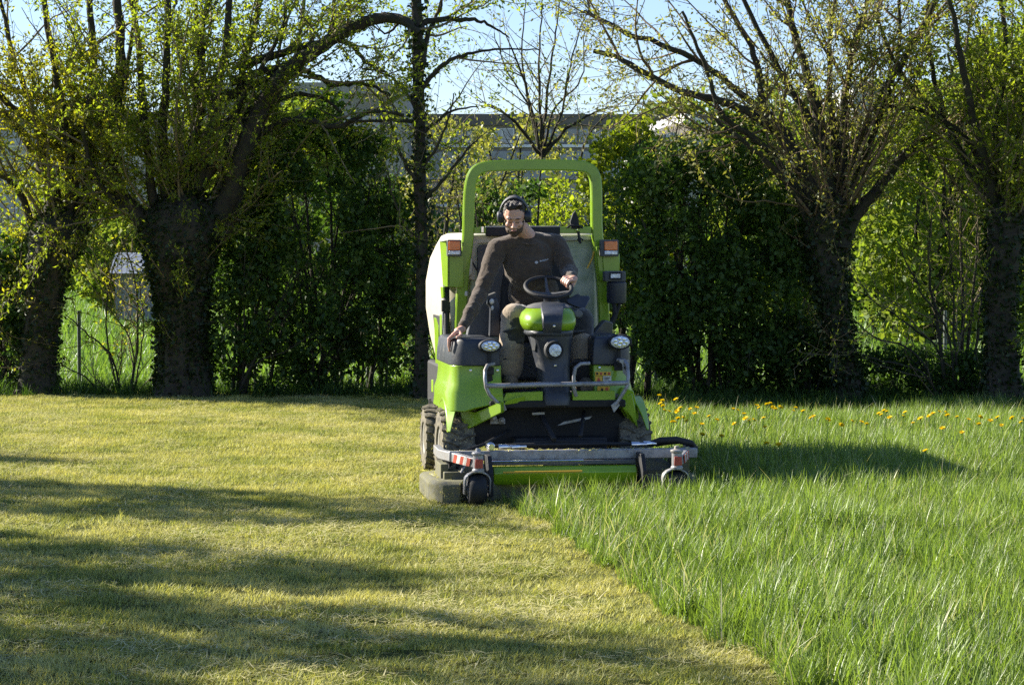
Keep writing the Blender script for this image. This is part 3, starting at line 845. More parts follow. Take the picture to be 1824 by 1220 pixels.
# ---- soft trees and hedges beyond the meadow
def far_tree(label, px, d, h, rx, seed, n, leafm=LF_BACK, name='far_tree', zc=None, ls=.16, cat='tree', shape='skirt', ry=None, dn=.55):
    return bush(name, label, cat, px, d, h, rx, ry or rx * .7, seed, leafm, ls, 5, n, group='trees beyond the meadow', shape=shape, zc=zc, dens_noise=dn, stem_r=.07)
far_tree('tall yellow-green tree behind the rightmost willow', 1770, 38, 5.4, 1.7, 71, 14000, zc=2.6)
far_tree('yellow-green tree filling the gap between the leaning and the rightmost willow', 1655, 34, 3.9, 1.25, 72, 11000, zc=2.3, ls=.13)
far_tree('yellowish tree behind the head of the leaning willow', 1400, 42, 4.6, 1.6, 73, 11000, zc=2.6)
far_tree('rounded green tree rising behind the pale sloping roof', 1210, 125, 10.4, 3.2, 74, 4500, ls=.5, zc=5.5)
far_tree('bushy green tree behind the hazel bush', 505, 60, 5.6, 2.1, 75, 6000, ls=.24, zc=3.0)
far_tree('thin greyish twiggy tree beyond the meadow behind the roll bar', 930, 44, 4.3, 1.3, 83, 5200, LF_BUD, ls=.11, zc=2.6, dn=1.3)
far_tree('twiggy tree beyond the meadow right of the slender tree', 815, 40, 4.0, 1.0, 84, 3800, LF_BUD, ls=.10, zc=2.4, dn=1.3)
far_tree('low bright bush far off between the two left willows', 215, 58, 2.3, 1.2, 76, 4000, ls=.2, zc=1.1)
far_tree('dull green bush far off behind the shed', 160, 82, 4.0, 2.6, 77, 4000, ls=.3, zc=1.8)
far_tree('grey-green bush beyond the meadow left of the mower', 700, 62, 3.6, 1.7, 78, 4200, LF_DARK, ls=.2, zc=1.6)
far_tree('dark bush beyond the meadow, behind the leaning willow trunk', 1585, 45, 2.6, 1.1, 79, 5000, LF_DARK, ls=.14, zc=1.3)
far_tree('dull green bush beyond the meadow, right of the mower', 1330, 64, 3.4, 2.0, 80, 4500, LF_DARK, ls=.22, zc=1.5)
# a long far hedge nobody could count
def far_hedge():
    rng = np.random.default_rng(90)
    n = 42000
    x = rng.uniform(-36, 36, n); y = 96 + rng.normal(0, 1.6, n)
    hh = np.array([1.9 + 1.3 * mnoise.noise(Vector((a * .16, 0, 4))) + .5 * mnoise.noise(Vector((a * .7, 0, 9))) for a in x])
    z = -.35 + hh * rng.uniform(0, 1, n) ** .7
    q = np.stack([x, y, z], 1)
    o = leaf_mesh('hedge_foliage', LF_DARK, None, q, unit(rng.normal(0, 1, (n, 3))), .32 * rng.uniform(.5, 1.2, n), .7, rng)
    props(o, 'uneven green hedge along the far side of the meadow in front of the buildings', 'hedge', kind='stuff')
far_hedge()
# ---- trees of the same row left of the picture: their shadows lie on the lawn, the last two added for dapple
def off_tree(x, y, h, seed, n, r=1.3, zc=None, dn=.7):
    o = bush('willow', OFFL[seed - 100], 'tree', 0, y, h, r, r * .8, seed, LF_WILLOW, .11, 7, n, group='willows left of the picture', zc=h * .66, fx=x, stem_r=.07, dens_noise=dn * 1.35)
    s_ = MB(); s_.tube([(0, 0, -.2), (.05, 0, 1.0), (0, .05, 2.0), (.0, 0, h * .6)], [.30, .24, .26, .10], 12); s_.build('trunk', BARK, o)
OFF = []
for tx, ty, ht, r_ in ((-.5, 13.4, 6.4, .85), (-.9, 10.9, 6.2, .8), (.3, 8.7, 6.8, .95), (-1.2, 7.6, 6.4, 1.0), (-3.6, 16.9, 5.6, .4), (-2.4, 9.3, 6.0, .7), (-3.0, 7.4, 5.6, .8)):
    Ls = (ht - .2) / math.tan(R(SUN_EL))          # the tip of the shadow lies at tx, ty
    OFF.append((tx - Ls * math.cos(R(SUN_AZ)), ty + Ls * math.sin(R(SUN_AZ)), ht, r_))
OFFL = ['leafy willow outside the left edge, level with the mower, shading the middle of the lawn', 'narrow willow outside the left edge, shading the left half of the near lawn', 'tall willow outside the left edge whose shadow reaches the tall grass edge', 'willow outside the left edge nearest the camera, shading the near left corner', 'thin willow outside the left edge farthest from the camera', 'short unseen willow added for dapple outside the left edge between the two tallest ones', 'short broad unseen willow added for dapple outside the left edge, the one next to the nearest']
for k, (x, y, h, r_) in enumerate(OFF):
    off_tree(x, y, h, 100 + k, 8000, r_ * 1.35)

# ---- wire fence behind the trees
fn = empty('wire_fence', (0, 26.0, 0)); props(fn, 'low wire mesh fence with thin posts behind the row of trees', 'fence')
s = MB()
for z in np.linspace(.0, .95, 9):
    s.tube([(-7, .0, z - .2), (0, .05, z - .2), (7, 0, z - .2)], .002, 3)
for x in np.arange(-7, 7, .15):
    s.tube([(x, .005, -.25), (x, .005, .76)], .0013, 3)
w = s.build('wire_mesh', WIRE, fn, smooth=False); w['kind'] = 'stuff'
for x in np.arange(-6.6, 7, 1.65):
    s = MB(); s.tube([(x, .04, -.4), (x, .04, .88)], .022, 6); s.build('post', WIRE, fn)
# ================================================================== the mower
mower = empty('ride_on_mower', MOW, TH)
props(mower, 'lime green ride-on mower with roll bar, cream grass box and front deck', 'mower')
def P3(lst, yl):
    """list of (px,py) or (px,py,yl) -> points of the mower's frame"""
    return [L(p[0], p[1], p[2] if len(p) > 2 else yl) for p in lst]
def plate(name, lst, yl, th, m, parent=mower, bevel=0.004, label=None, mb=None):
    s = mb or MB()
    s.slab(P3(lst, yl), (0, th, 0))
    return s.build(name, m, parent, bevel=bevel, label=label) if mb is None else s

# --- mowing deck: chamfered pan with a rolled lip and a raised green front guard
d = MB()
dk = [(-.90, .30), (-.83, .13), (-.72, .12), (-.70, .23), (-.50, .23), (-.42, .32), (.6, .32), (.74, .34), (.86, .44), (.86, .85), (.8, .98), (-.78, .98), (-.90, .85)]
d.loft([[Vector((x * 1.0, y, z)) for x, y in dk] for z in (0.012, 0.125)] + [[Vector((x * .97, .55 + (y - .55) * .93, .145)) for x, y in dk]])
deck = d.build('mowing_deck', DECKM, mower, bevel=0.008)
for x in (-.6, .0, .6):
    d = MB()
    d.lathe([(.001, .25), (.05, .25), (.06, .235), (.11, .20), (.15, .17), (.15, .13)], (x, .62, 0), (0, 0, 1), 20)
    d.build('spindle_housing', DECKM, deck)
for c_, s_ in (((-.72, .36, .165), (.16, .10, .05)), ((-.79, .52, .185), (.05, .3, .10)), ((.76, .56, .20), (.08, .3, .12))):
    d = MB(); d.box(c_, s_); d.build('deck_bracket', DECKM, deck, bevel=.005)
d = MB()
gp = [(.262, .226), (.235, .216), (.215, .19), (.222, .14), (.25, .11), (.28, .11), (.28, .226)]
xl0, xl1 = L(880, 840, .2).x, L(1136, 840, .2).x
d.loft([[Vector((x, y, z)) for y, z in gp] for x in (xl0, xl0 + .01, xl1 - .01, xl1)])
d.build('front_guard', LIME, deck, bevel=.006)
d = MB()
for x in (xl0 - .03, xl1 + .03):
    d.loft([[Vector((x + s, y, z)) for y, z in ((.12, .05), (.12, .2), (.2, .30), (.34, .30), (.34, .05))] for s in (-.015, .015)])
d.build('guard_end_plate', BLACK, deck, bevel=.004)
d = MB(); d.loft([[Vector((x, y, z)) for y, z in ((.262, .232), (.262, .258), (.30, .258), (.30, .232))] for x in (xl0, xl1)]); d.build('guard_rail', GREYP, deck, bevel=.004)
d = MB(); d.tube([(xl0 - .02, .16, .268), (xl1 * .15, .16, .268)], .006, 8); d.build('guard_rod', CHROME, deck)
d = MB(); d.tube([(xl0 + .05, .15, .20), (xl0 + .55, .15, .20)], .006, 8); d.build('guard_highlight', YELLOWP, deck)  # yellowish highlight along the guard, put in as a thin yellow tube

# --- U frame carrying the casters
sq = [(-1, -1), (1, -1), (1, 1), (-1, 1)]
fr = MB()
zf = .288
fr.box(((-.76 + .83) / 2, .36, zf), (1.60, .055, .062))
frame = fr.build('caster_frame', STEEL, mower, bevel=.006)
for sgn, xo in ((-1, -.79), (1, .86)):
    a = MB()
    xi = sgn * .625
    pts = [(xo, .78, zf + .004), (xo * .985, .62, zf), (xi + sgn * .035, .06, zf - .012), (xi + sgn * .01, .0, zf - .012)]
    if sgn < 0:
        pts = [(xo, .80, zf + .004), (xo, .55, zf - .004), (xi - .025, .05, zf - .012), (xi, .0, zf - .012)]
    a.tube(pts, [.03, .03, .03, .03], prof=[(-.75, -1), (.75, -1), (.75, 1), (-.75, 1)], up=(0, 0, 1))
    arm = a.build('frame_arm', STEEL, frame, bevel=.005)
    # striped tape on the outer and front faces of the arm
    p0 = Vector(pts[1]); p1 = Vector(pts[2])
    dr = (p1 - p0).normalized()
    nrm = Vector((-dr.y, dr.x, 0)) * (1 if sgn < 0 else -1)
    if nrm.y > 0: nrm = -nrm
    for k in range(5):
        t0, t1 = .50 + k * .10, .50 + (k + 1) * .10
        q = MB()
        A, B = p0.lerp(p1, t0), p0.lerp(p1, t1)
        off = nrm * .0262
        for side in ((off,) if True else ()):
            h = .026
            sh = dr * .025
            q.slab([A + side + Vector((0, 0, -h)), B + side + Vector((0, 0, -h)), B + side + sh + Vector((0, 0, h)), A + side + sh + Vector((0, 0, h))], nrm * .002)
        q.build('reflective_stripe', RED if k % 2 == 0 else WHITE, arm, smooth=False)
    # caster head, fork and wheel
    c = MB()
    c.lathe([(.001, 0.015), (.038, 0.015), (.038, .03), (.032, .034), (.032, .118), (.040, .122), (.040, .135), (.018, .142), (.014, .16), (.001, .162)], (xi, 0, .205), (0, 0, 1), 20)
    head = c.build('caster_head', STEEL, mower, bevel=.002)
    q = MB(); q.box((xi, -.036, zf - .015), (.05, .006, .055)); q.build('red_reflector', RED, head, bevel=.003)
    k = MB()
    w = .078
    arch = []
    for i in range(9):
        an = math.pi * i / 8
        arch.append((xi - w * math.cos(an) ** 1 if True else 0, .045, .165 + .052 * math.sin(an)))
    arch = [(xi - w, .07, .075)] + arch + [(xi + w, .07, .075)]
    k.tube(arch, .032, prof=[(-.16, -1), (.16, -1), (.16, 1), (-.16, 1)], up=(0, 1, 0))
    k.build('caster_fork', STEEL, head, bevel=.003)
    wv = MB()
    tp = [(.001, -.055), (.06, -.055), (.088, -.052), (.100, -.040), (.104, -.018), (.104, .018), (.100, .040), (.088, .052), (.06, .055), (.001, .055)]
    wv.lathe(tp, (xi, .07, .104), (1, 0, 0), 32)
    wh = wv.build('caster_wheel', BLACK, mower)
    q = MB()
    for sx in (-1, 1):
        q.lathe([(.001, 0), (.05, 0), (.055, .004), (.03, .006), (.02, .016), (.001, .018)], (xi + sx * .054, .07, .104), (sx, 0, 0), 20)
    q.build('wheel_hub', STEEL, wh)
# bits on the deck top: hoses, couplings, adjusting links
b = MB()
for (x, y, z, r, ax) in ((-.50, .40, .345, .028, (0, -1, 0)), (-.44, .42, .335, .02, (1, 0, 0)), (-.36, .40, .335, .016, (1, .2, 0)), (.42, .42, .34, .018, (1, 0, 0)), (.5, .44, .34, .02, (1, .3, 0))):
    b.lathe([(.001, 0), (r, 0), (r, .05), (r * .7, .06), (r * .7, .10), (.001, .10)], (x, y, z), ax, 14)
b.build('hose_coupling', CHROME, mower)
b = MB()
b.tube([(.55, .5, .33), (.62, .46, .36), (.72, .44, .365), (.82, .46, .34), (.86, .52, .30)], .022, 10)
b.tube([(.60, .52, .33), (.68, .49, .345), (.78, .50, .35), (.86, .58, .30)], .016, 8)
b.tube([(-.7, .45, .20), (-.66, .5, .30), (-.5, .6, .34), (-.3, .9, .4)], .012, 8)
b.tube([(-.5, .5, .33), (-.3, .55, .335), (.0, .6, .33), (.3, .55, .335), (.55, .5, .33)], .012, 8)
b.build('hydraulic_hose', BLACK, mower)
b = MB()
b.tube([(-.70, .25, .19), (-.66, .28, .26)], .008, 8); b.tube([(-.60, .25, .19), (-.66, .28, .26)], .008, 8); b.box((-.66, .28, .262), (.05, .02, .02))
b.build('height_link', STEEL, mower)
b = MB()
b.slab([Vector((-.785, .83, .10)), Vector((-.72, .70, .10)), Vector((-.72, .70, .27)), Vector((-.785, .83, .30))], (.02, .02, 0))
b.build('deck_side_plate', BLACK, mower, bevel=.004)

# --- wheels
def wheel(name, x0, y, r, w, rim_r):
    t = MB()
    h = w / 2
    prof = [(rim_r, -h * .8), (rim_r * 1.12, -h * .98), (r * .80, -h), (r * .93, -h * .95), (r * .985, -h * .72), (r, -h * .3), (r, h * .3), (r * .985, h * .72), (r * .93, h * .95), (r * .80, h), (rim_r * 1.12, h * .98), (rim_r, h * .8)]
    t.lathe(prof, (x0, y, r), (1, 0, 0), 40)
    tyre = t.build(name, TYRE, mower)
    lg = MB()
    n = 22
    for i in range(n):
        for s in (-1, 1):
            a0 = 2 * math.pi * (i + (0.5 if s > 0 else 0)) / n
            pts = []
            for t_, da in ((.03, .0), (.5, .10), (.99, .16)):
                a = a0 + da
                rr = r + .004 if t_ < .8 else r * .955
                pts.append(Vector((x0 + s * h * t_, y + rr * math.sin(a), r + rr * math.cos(a))))
            lg.tube(pts, [.013, .013, .012], 4)
    lg.build('tyre_tread', TYRE, tyre)
    rm = MB()
    for s in (-1, 1):
        rm.lathe([(.001, -.05), (rim_r * .35, -.05), (rim_r * .4, -.02), (rim_r * .8, -.03), (rim_r * .92, .0), (rim_r * 1.06, .006), (rim_r * 1.08, -.01)], (x0 + s * h * .82, y, r), (s, 0, 0), 28)
    rm.build('wheel_rim', RIM, tyre)
wheel('front_wheel', -.635, 1.12, .268, .22, .135)
wheel('front_wheel', .545, 1.12, .268, .22, .135)
wheel('rear_wheel', -.62, 2.38, .23, .18, .11)
wheel('rear_wheel', .54, 2.38, .23, .18, .11)

# --- chassis and dark underside
c = MB()
c.box((0.0, 1.60, .44), (.98, 1.25, .26)); c.box((0, 2.1, .5), (.7, 1.4, .12)); c.box((.0, 1.0, .58), (.9, .5, .05))
c.build('chassis', BELLY, mower, bevel=.01)
c = MB()   # suction chute behind the deck, a wide arch
arc = [Vector((L(816, 810, .9).x, .93, .30))] + [L(px, py, .93) for px, py in ((818, 775), (850, 755), (900, 730), (930, 722), (1085, 722), (1115, 745), (1135, 772), (1140, 810))]
arc[-1].z = .30
c.slab(arc, (0, .12, 0))
c.build('suction_chute', BELLY, mower, bevel=.01)
c = MB()
c.box((.02, .85, .3), (.6, .25, .12)); c.tube([(-.3, .70, .33), (0, .72, .34), (.3, .70, .33)], .018, 10); c.tube([(-.1, .9, .52), (-.05, .6, .36)], .02, 8); c.tube([(.2, .9, .52), (.12, .6, .38)], .015, 8)
c.build('drive_linkage', BLACK, mower, bevel=.008)
c = MB()
for px, py in ((878, 744), (893, 748)):
    p = L(px, py, .88); c.lathe([(.001, 0), (.022, 0), (.022, .03), (.012, .035), (.012, .05), (.001, .05)], p, (0, -1, 0), 14)
c.box(L(886, 750, .90), (.10, .03, .035))
c.build('bolt_plate', STEEL, mower, bevel=.003)
c = MB(); c.slab(P3([(993, 758), (1005, 751), (1055, 741), (1050, 746)], .80), (0, .02, 0)); c.slab(P3([(948, 735), (970, 734), (970, 738), (948, 739)], .82), (0, .02, 0))
c.build('linkage_rod', RIM, mower)

# --- foot platform, front lip
f = MB()
f.box((.0, 1.12, .625), (.84, .60, .03))
f.build('footrest', GREYP, mower, bevel=.006)
for poly in ([(892, 720), (903, 700), (967, 697), (967, 716), (930, 721)], [(1020, 697), (1096, 696), (1096, 716), (1020, 718)]):
    plate('front_lip', [(x, y, .76) for x, y in poly], .76, .05, LIME)
plate('front_lip', [(893, 722), (905, 712, .74), (935, 704, .74), (935, 716, .76)], .73, .03, LIME)

# --- fenders
def fender(sgn, px_out, px_in, top, bot, flare, inner):
    s = MB()
    loops = []
    lv = [(top, 0, 0, 0), (top + 16, .002, .0, 0), (top + 34, .010, .008, .2), (top + 48, .028, .02, .5), ((top + 48 + bot) / 2, flare * .8, .028, .8), (bot, flare, .035, 1)]
    xo = L(px_out, top, .95).x
    xi = L(px_in, top, .85).x
    for py, ex, ef, q in lv:
        z = L(px_out, py, .9).z
        zi = z + (L(px_in, inner[0], .8).z - L(px_out, bot, .9).z) * q
        X = xo + sgn * ex
        yf = .865 - ef
        yi = yf + (inner[1] - yf) * q
        def mx(t): return z + (zi - z) * t
        lp = [(X, 1.62, z), (X, 1.0, z), (X - sgn * .008, .95 - ef * .4, z), (X - sgn * .03, .905 - ef * .7, z), (X - sgn * .065, .878 - ef, z), (X - sgn * .12, yf + .004, z), ((X + xi) / 2, (yf + yi) / 2 + .004, mx(.4)), (xi, yi, zi), (xi, 1.62, z)]
        if sgn > 0: lp.reverse()
        loops.append([Vector(v) for v in lp])
    s.loft(loops)
    return s.build('fender', LIME, mower, bevel=.005, angle=50)
fl = fender(-1, 801, 893, 651, 732, .035, (716, .745))
frt = fender(1, 1122, 1058, 649, 720, .015, (716, .80))
# arch flanges round the front wheels
for sgn in (-1, 1):
    s = MB()
    prof = []
    loops = []
    wx = -.62 if sgn < 0 else .52
    for i in range(15):
        a = R(24 + 146 * i / 14)
        cy, cz = 1.12 - math.cos(a) * .315, .262 + math.sin(a) * .325
        n_ = Vector((0, -math.cos(a), math.sin(a)))
        o = Vector((wx + sgn * .10 * (1 - min(1, .25 + i / 5)), cy, cz))
        tw = min(1, .25 + i / 5)
        loops.append([o + Vector((sgn * .10 * tw, 0, 0)), o + Vector((sgn * .10 * tw, 0, 0)) + n_ * .022, o + Vector((sgn * .025 * tw, -.075 * tw, 0)) + n_ * .022, o + Vector((sgn * .025 * tw, -.075 * tw, 0))])
    s.loft(loops)
    s.build('wheel_arch', LIME, fl if sgn < 0 else frt, bevel=.005)
# wedge shaped flares below the fenders
s = MB()
A = [L(819, 729, .95), L(846, 735, .86), L(892, 716, .66), L(893, 735, .655), L(826, 768, .93)]
s.slab(A, (.03, .06, 0))
s.build('fender_flare', LIME, fl, bevel=.005)
s = MB(); s.slab([A[0], A[1], A[2], L(892, 717, .76), L(846, 734, .86), L(816, 731, .98)], (0, 0, -.012)); s.build('flare_shelf', LIME, fl)
s = MB()
s.slab([L(1100, 712, .80), L(1110, 690, .82), L(1129, 696, .86), L(1138, 735, .93), L(1137, 764, .96), L(1127, 752, .9), L(1112, 730, .84)], (-.02, .06, 0))
s.build('fender_flare', LIME, frt, bevel=.005)
s = MB()
s.slab(P3([(868, 652), (874, 652), (880, 690), (868, 700)], .845), (0, .01, 0))
s.build('recess_shade', BELLY, fl)  # black slab puts the shade of a recess on the face by colour
s = MB()
s.slab([L(1095, 714, .845), L(1126, 700, .85), L(1133, 735, .86), L(1136, 762, .87), L(1124, 742, .86), L(1108, 723, .85)], (0, .05, 0))
s.build('fender_skirt', LIME, frt, bevel=.004)
# caps
def cap(px0, px1, ty, by, sgn, rim_tilt=0):
    s = MB(); loops = []
    xo = L(px0 if sgn < 0 else px1, by, .95).x
    xi = L(px1 if sgn < 0 else px0, by, .85).x
    for py, ins in ((by, -.004), (by - 8, -.004), ((by + ty) / 2, 0), (ty + 6, .008), (ty + 1, .02), (ty, .04)):
        z = L((px0 + px1) / 2, py, .9).z
        X = xo - sgn * ins
        yf = .858 + ins
        lp = [(X, 1.7 - ins), (X, 1.0), (X - sgn * .01, .95), (X - sgn * .035, .905), (X - sgn * .07, .875), (X - sgn * .12, yf + .002), (xi + sgn * ins, yf), (xi + sgn * ins, 1.7 - ins)]
        if sgn > 0: lp.reverse()
        loops.append([Vector((x, y, z)) for x, y in lp])
    s.loft(loops)
    return s.build('fender_cap', DARKP, mower, bevel=.006, angle=55)
cap(802, 890, 603, 651, -1)
cap(1057, 1124, 599, 649, 1)
# dashed panel between cap and seat
# --- headlights
for px, py, rx, rz in ((873, 616, .070, .040), (1104, 609, .074, .047)):
    c = L(px, py, .80)
    s = MB()
    n = 28
    def el(k, y): return [c + Vector((rx * k * math.cos(2 * math.pi * i / n), y, rz * k * math.sin(2 * math.pi * i / n))) for i in range(n)]
    s.loft([el(.86, -.012), el(1.0, -.018), el(1.08, -.008), el(1.1, .01), el(.95, .05), el(.5, .08)])
    hl = s.build('headlight', BLACK, mower)
    q = MB()
    q.loft([el(.88, -.012), el(.84, -.020), el(.6, -.026), el(.3, -.029)])
    q.build('headlight_lens', LENS, hl)
    q = MB(); q.box(c + Vector((0, .03, -.09)), (.022, .02, .14)); q.box(c + Vector((0, .035, -.165)), (.06, .012, .05))
    q.build('headlight_bracket', BLACK, hl, bevel=.003)
    q = MB()
    for i in range(7):
        a = 2 * math.pi * i / 7
        q.lathe([(.001, 0), (.010, 0), (.010, .004), (.001, .006)], c + Vector((math.cos(a) * rx * .5, -.0285, math.sin(a) * rz * .5)), (0, -1, 0), 8)
    q.lathe([(.001, 0), (.014, 0), (.012, .006), (.001, .008)], c + Vector((0, -.029, 0)), (0, -1, 0), 10)
    q.build('reflector_facet', CHROME, hl)

# --- tubular front guard
s = MB()
s.tube(P3([(866, 687), (900, 687), (960, 685), (1040, 684), (1118, 682)], .70), .016, 12)
bar = s.build('bumper_bar', STEEL, mower)
for pts in ([(880, 648, .82), (868, 651, .78), (864, 660, .74), (864, 675, .71), (866, 690, .70), (872, 703, .70), (893, 724, .72)],
            [(1100, 641, .82), (1112, 642, .78), (1117, 650, .74), (1119, 670, .71), (1118, 686, .70), (1112, 697, .70), (1096, 722, .72)],
            [(1050, 647, .74), (1034, 648, .72), (1025, 655, .71), (1022, 670, .70), (1022, 690, .70), (1026, 705, .73)]):
    s = MB(); s.tube(P3(pts, .7), .0125, 10); s.build('bumper_upright', STEEL, bar)
s = MB(); s.slab(P3([(1104, 640), (1121, 641), (1122, 664), (1117, 672), (1110, 664), (1108, 648), (1103, 645)], .765), (0, .008, 0)); s.build('mount_plate', STEEL, bar, bevel=.002)
s = MB(); p = L(1114.5, 655, .763); s.lathe([(.001, 0), (.013, 0), (.013, .003), (.001, .003)], p, (0, -1, 0), 14); s.build('plate_hole', BLACK, bar)
s = MB(); s.slab(P3([(884, 716), (898, 718), (903, 730), (890, 736)], .715), (0, .01, 0)); s.build('mount_plate', STEEL, bar, bevel=.002)
s = MB(); s.slab(P3([(1088, 722), (1100, 712), (1104, 722), (1094, 735)], .715), (0, .01, 0)); s.build('mount_plate', STEEL, bar, bevel=.002)

# --- steering console
def cloft(rows, m, name, parent=mower, bevel=0, xs=1.0, ang=60):
    """rows: (py, px_center, half width px, y front, y back)"""
    s = MB(); loops = []
    for py, pc, hw, yf, yb in rows:
        c = L(pc, py, yf); e = L(pc + hw, py, yf)
        w = (e.x - c.x) * xs
        n = 28; lp = []
        ym, yh = (yf + yb) / 2, (yb - yf) / 2
        for i in range(n):
            a = 2 * math.pi * i / n
            cx = math.copysign(abs(math.cos(a)) ** .62, math.cos(a)); sx = math.copysign(abs(math.sin(a)) ** .62, math.sin(a))
            lp.append(Vector((c.x + w * cx, ym + yh * sx, c.z)))
        loops.append(lp)
    s.loft(loops)
    return s.build(name, m, parent, angle=ang, bevel=bevel)
con = cloft([(722, 994, 28, .72, 1.05), (708, 994, 28, .72, 1.05), (700, 993, 27, .74, 1.05), (660, 990, 29, .78, 1.05), (640, 989, 31, .79, 1.05), (620, 988, 34, .79, 1.06), (605, 987, 37, .78, 1.08), (594, 986, 40, .78, 1.1), (586, 985, 42, .79, 1.1)], DARKP, 'steering_console')
hood = cloft([(592, 985, 34, .80, 1.12), (588, 985, 43, .765, 1.14), (578, 985, 47.5, .75, 1.16), (568, 984, 48, .76, 1.17), (558, 984, 45, .80, 1.18), (550, 984, 38, .86, 1.18), (544, 984, 26, .94, 1.18), (541, 984, 14, 1.0, 1.16)], LIME, 'console_hood')
# dark stripe over the hood
s = MB()
rows = [(597, .765, 16), (588, .748, 16), (578, .735, 17), (568, .745, 18), (558, .783, 19), (550, .84, 20), (544, .92, 21), (540, 1.0, 20)]
loops = []
for py, yf, hw in rows:
    c0 = L(984 - hw, py, yf); c1 = L(984 + hw, py, yf)
    loops.append([c0, c0 + Vector((.006, -.008, .004)), c1 + Vector((-.006, -.008, .004)), c1, c1 + Vector((0, .04, -.02)), c0 + Vector((0, .04, -.02))])
s.loft(loops); s.build('hood_stripe', DARKP, hood, angle=50)
# dark trim ring under and above the hood
cloft([(599, 985, 39, .76, 1.12), (594, 985, 42, .75, 1.13), (590, 985, 41, .757, 1.13)], DARKP, 'hood_trim', hood)
cloft([(549, 984, 40, .87, 1.2), (545, 984, 36, .90, 1.2), (541, 984, 27, .97, 1.2), (538.5, 984, 12, 1.02, 1.16)], GREYP, 'dash_top', hood)
s = MB()
for px, py, yl in ((987, 581, .728), (989, 651, .772)):
    s.lathe([(.009, 0), (.009, .004), (.005, .008), (.001, .008)], L(px, py, yl), (0, -1, 0), 12)
s.build('console_bolt', CHROME, con)
# single lamp with its sleeve
c = L(989, 624, .70)
s = MB(); s.lathe([(.058, 0), (.062, -.012), (.058, -.035), (.045, -.10)], c + Vector((-.004, .0, 0)), (0, -1, 0), 30)
s.lathe([(.044, 0), (.050, .0), (.052, -.02), (.048, -.10)], c, (0, -1, 0), 30)
lampc = s.build('console_lamp', BLACK, con)
s = MB(); s.lathe([(.0435, -.006), (.040, .003), (.02, .008), (.001, .009)], c, (0, -1, 0), 26); s.build('lamp_lens', LENS, lampc)
s = MB(); s.tube([c + Vector((-.058 * math.cos(a), .035, .058 * math.sin(a))) for a in np.linspace(-.9, 1.9, 12)], .011, 8); s.build('lamp_bezel', GREYP, lampc)
# highlight on the console's left flank, put in as a paler grey sheet
s = MB(); s.slab([L(943, 590, .86), L(950, 588, .82), L(955, 612, .82), L(953, 626, .84), L(948, 624, .86)], (.01, .03, 0)); s.build('flank_highlight', GREYP, con, bevel=.004)
s = MB(); s.slab([L(1021, 553, .90), L(1035, 552, .93), L(1040, 560, .95), L(1033, 567, .93), L(1026, 565, .9)], (0, .06, -.01)); s.build('lever_knob', GREYP, con, bevel=.01)

# --- steering wheel
C = L(977, 512, 1.17)
nrmw = Vector((0.0, -.42, .91)).normalized()
ax1 = Vector((1, 0, -.03)).normalized(); ax1 = (ax1 - nrmw * ax1.dot(nrmw)).normalized(); ax2 = nrmw.cross(ax1)
s = MB(); rr = (L(1021, 512, 1.17).x - L(933, 512, 1.17).x) / 2 - .012
s.tube([C + ax1 * rr * math.cos(a) + ax2 * rr * math.sin(a) for a in np.linspace(0, 2 * math.pi, 40, endpoint=False)], .0135, 12, closed=True)
sw = s.build('steering_wheel', BLACK, mower)
hub = C - nrmw * .055
for a in (R(90), R(205), R(-25)):
    s = MB(); e = C + ax1 * rr * .97 * math.cos(a) + ax2 * rr * .97 * math.sin(a)
    s.tube([hub, hub.lerp(e, .35) - nrmw * .002, hub.lerp(e, .75) + nrmw * .0, e], [.016, .011, .009, .008], 8)
    s.build('wheel_spoke', GREYP, sw)
s = MB(); s.lathe([(.001, .012), (.028, .008), (.034, -.01), (.026, -.04), (.022, -.16), (.001, -.16)], hub, nrmw, 20); s.build('wheel_boss', DARKP, sw)

# --- seat, armrest, controls
s = MB(); s.box((.04, 1.78, 1.0), (.52, .5, .13)); seat = s.build('seat', BLACK, mower, bevel=.04, seg=3)
s = MB(); s.box((.04, 2.02, 1.36), (.50, .12, .66), rot=(R(-9), 0, 0)); s.build('backrest', BLACK, seat, bevel=.05, seg=3)
s = MB(); s.box((.0, 1.80, .82), (.90, .66, .26)); s.build('seat_base', GREYP, mower, bevel=.03)
s = MB(); s.slab(P3([(832, 600), (838, 570), (858, 530), (885, 520), (886, 600)], 1.55), (0, .10, 0)); s.build('side_shroud', GREYP, mower, bevel=.01)
s = MB(); s.slab(P3([(872, 600), (874, 548), (868, 542), (870, 532), (886, 530), (890, 545), (893, 600)], 1.40), (0, .07, 0)); ctl = s.build('armrest', DARKP, mower, bevel=.01)
s = MB(); s.ell(L(876, 537, 1.38), (.017, .017, .019)); s.ell(L(877, 549, 1.37), (.010, .01, .018)); s.build('control_knob', WHITE, ctl)
s = MB(); s.slab([L(1008, 534, 1.28), L(1031, 522, 1.30), L(1034, 526, 1.32), L(1050, 527, 1.34), L(1051, 534, 1.33), L(1043, 551, 1.27), L(1030, 547, 1.26), L(1012, 540, 1.26)], (0, .05, -.01)); s.build('control_panel', DARKP, mower, bevel=.008)
s = MB(); s.slab([L(1057, 593, 1.35), L(1078, 570, 1.4), L(1092, 574, 1.5), L(1092, 600, 1.5), L(1057, 600, 1.35)], (0, .12, 0)); s.build('side_shroud', DARKP, mower, bevel=.01)

# --- cream grass box
s = MB(); loops = []
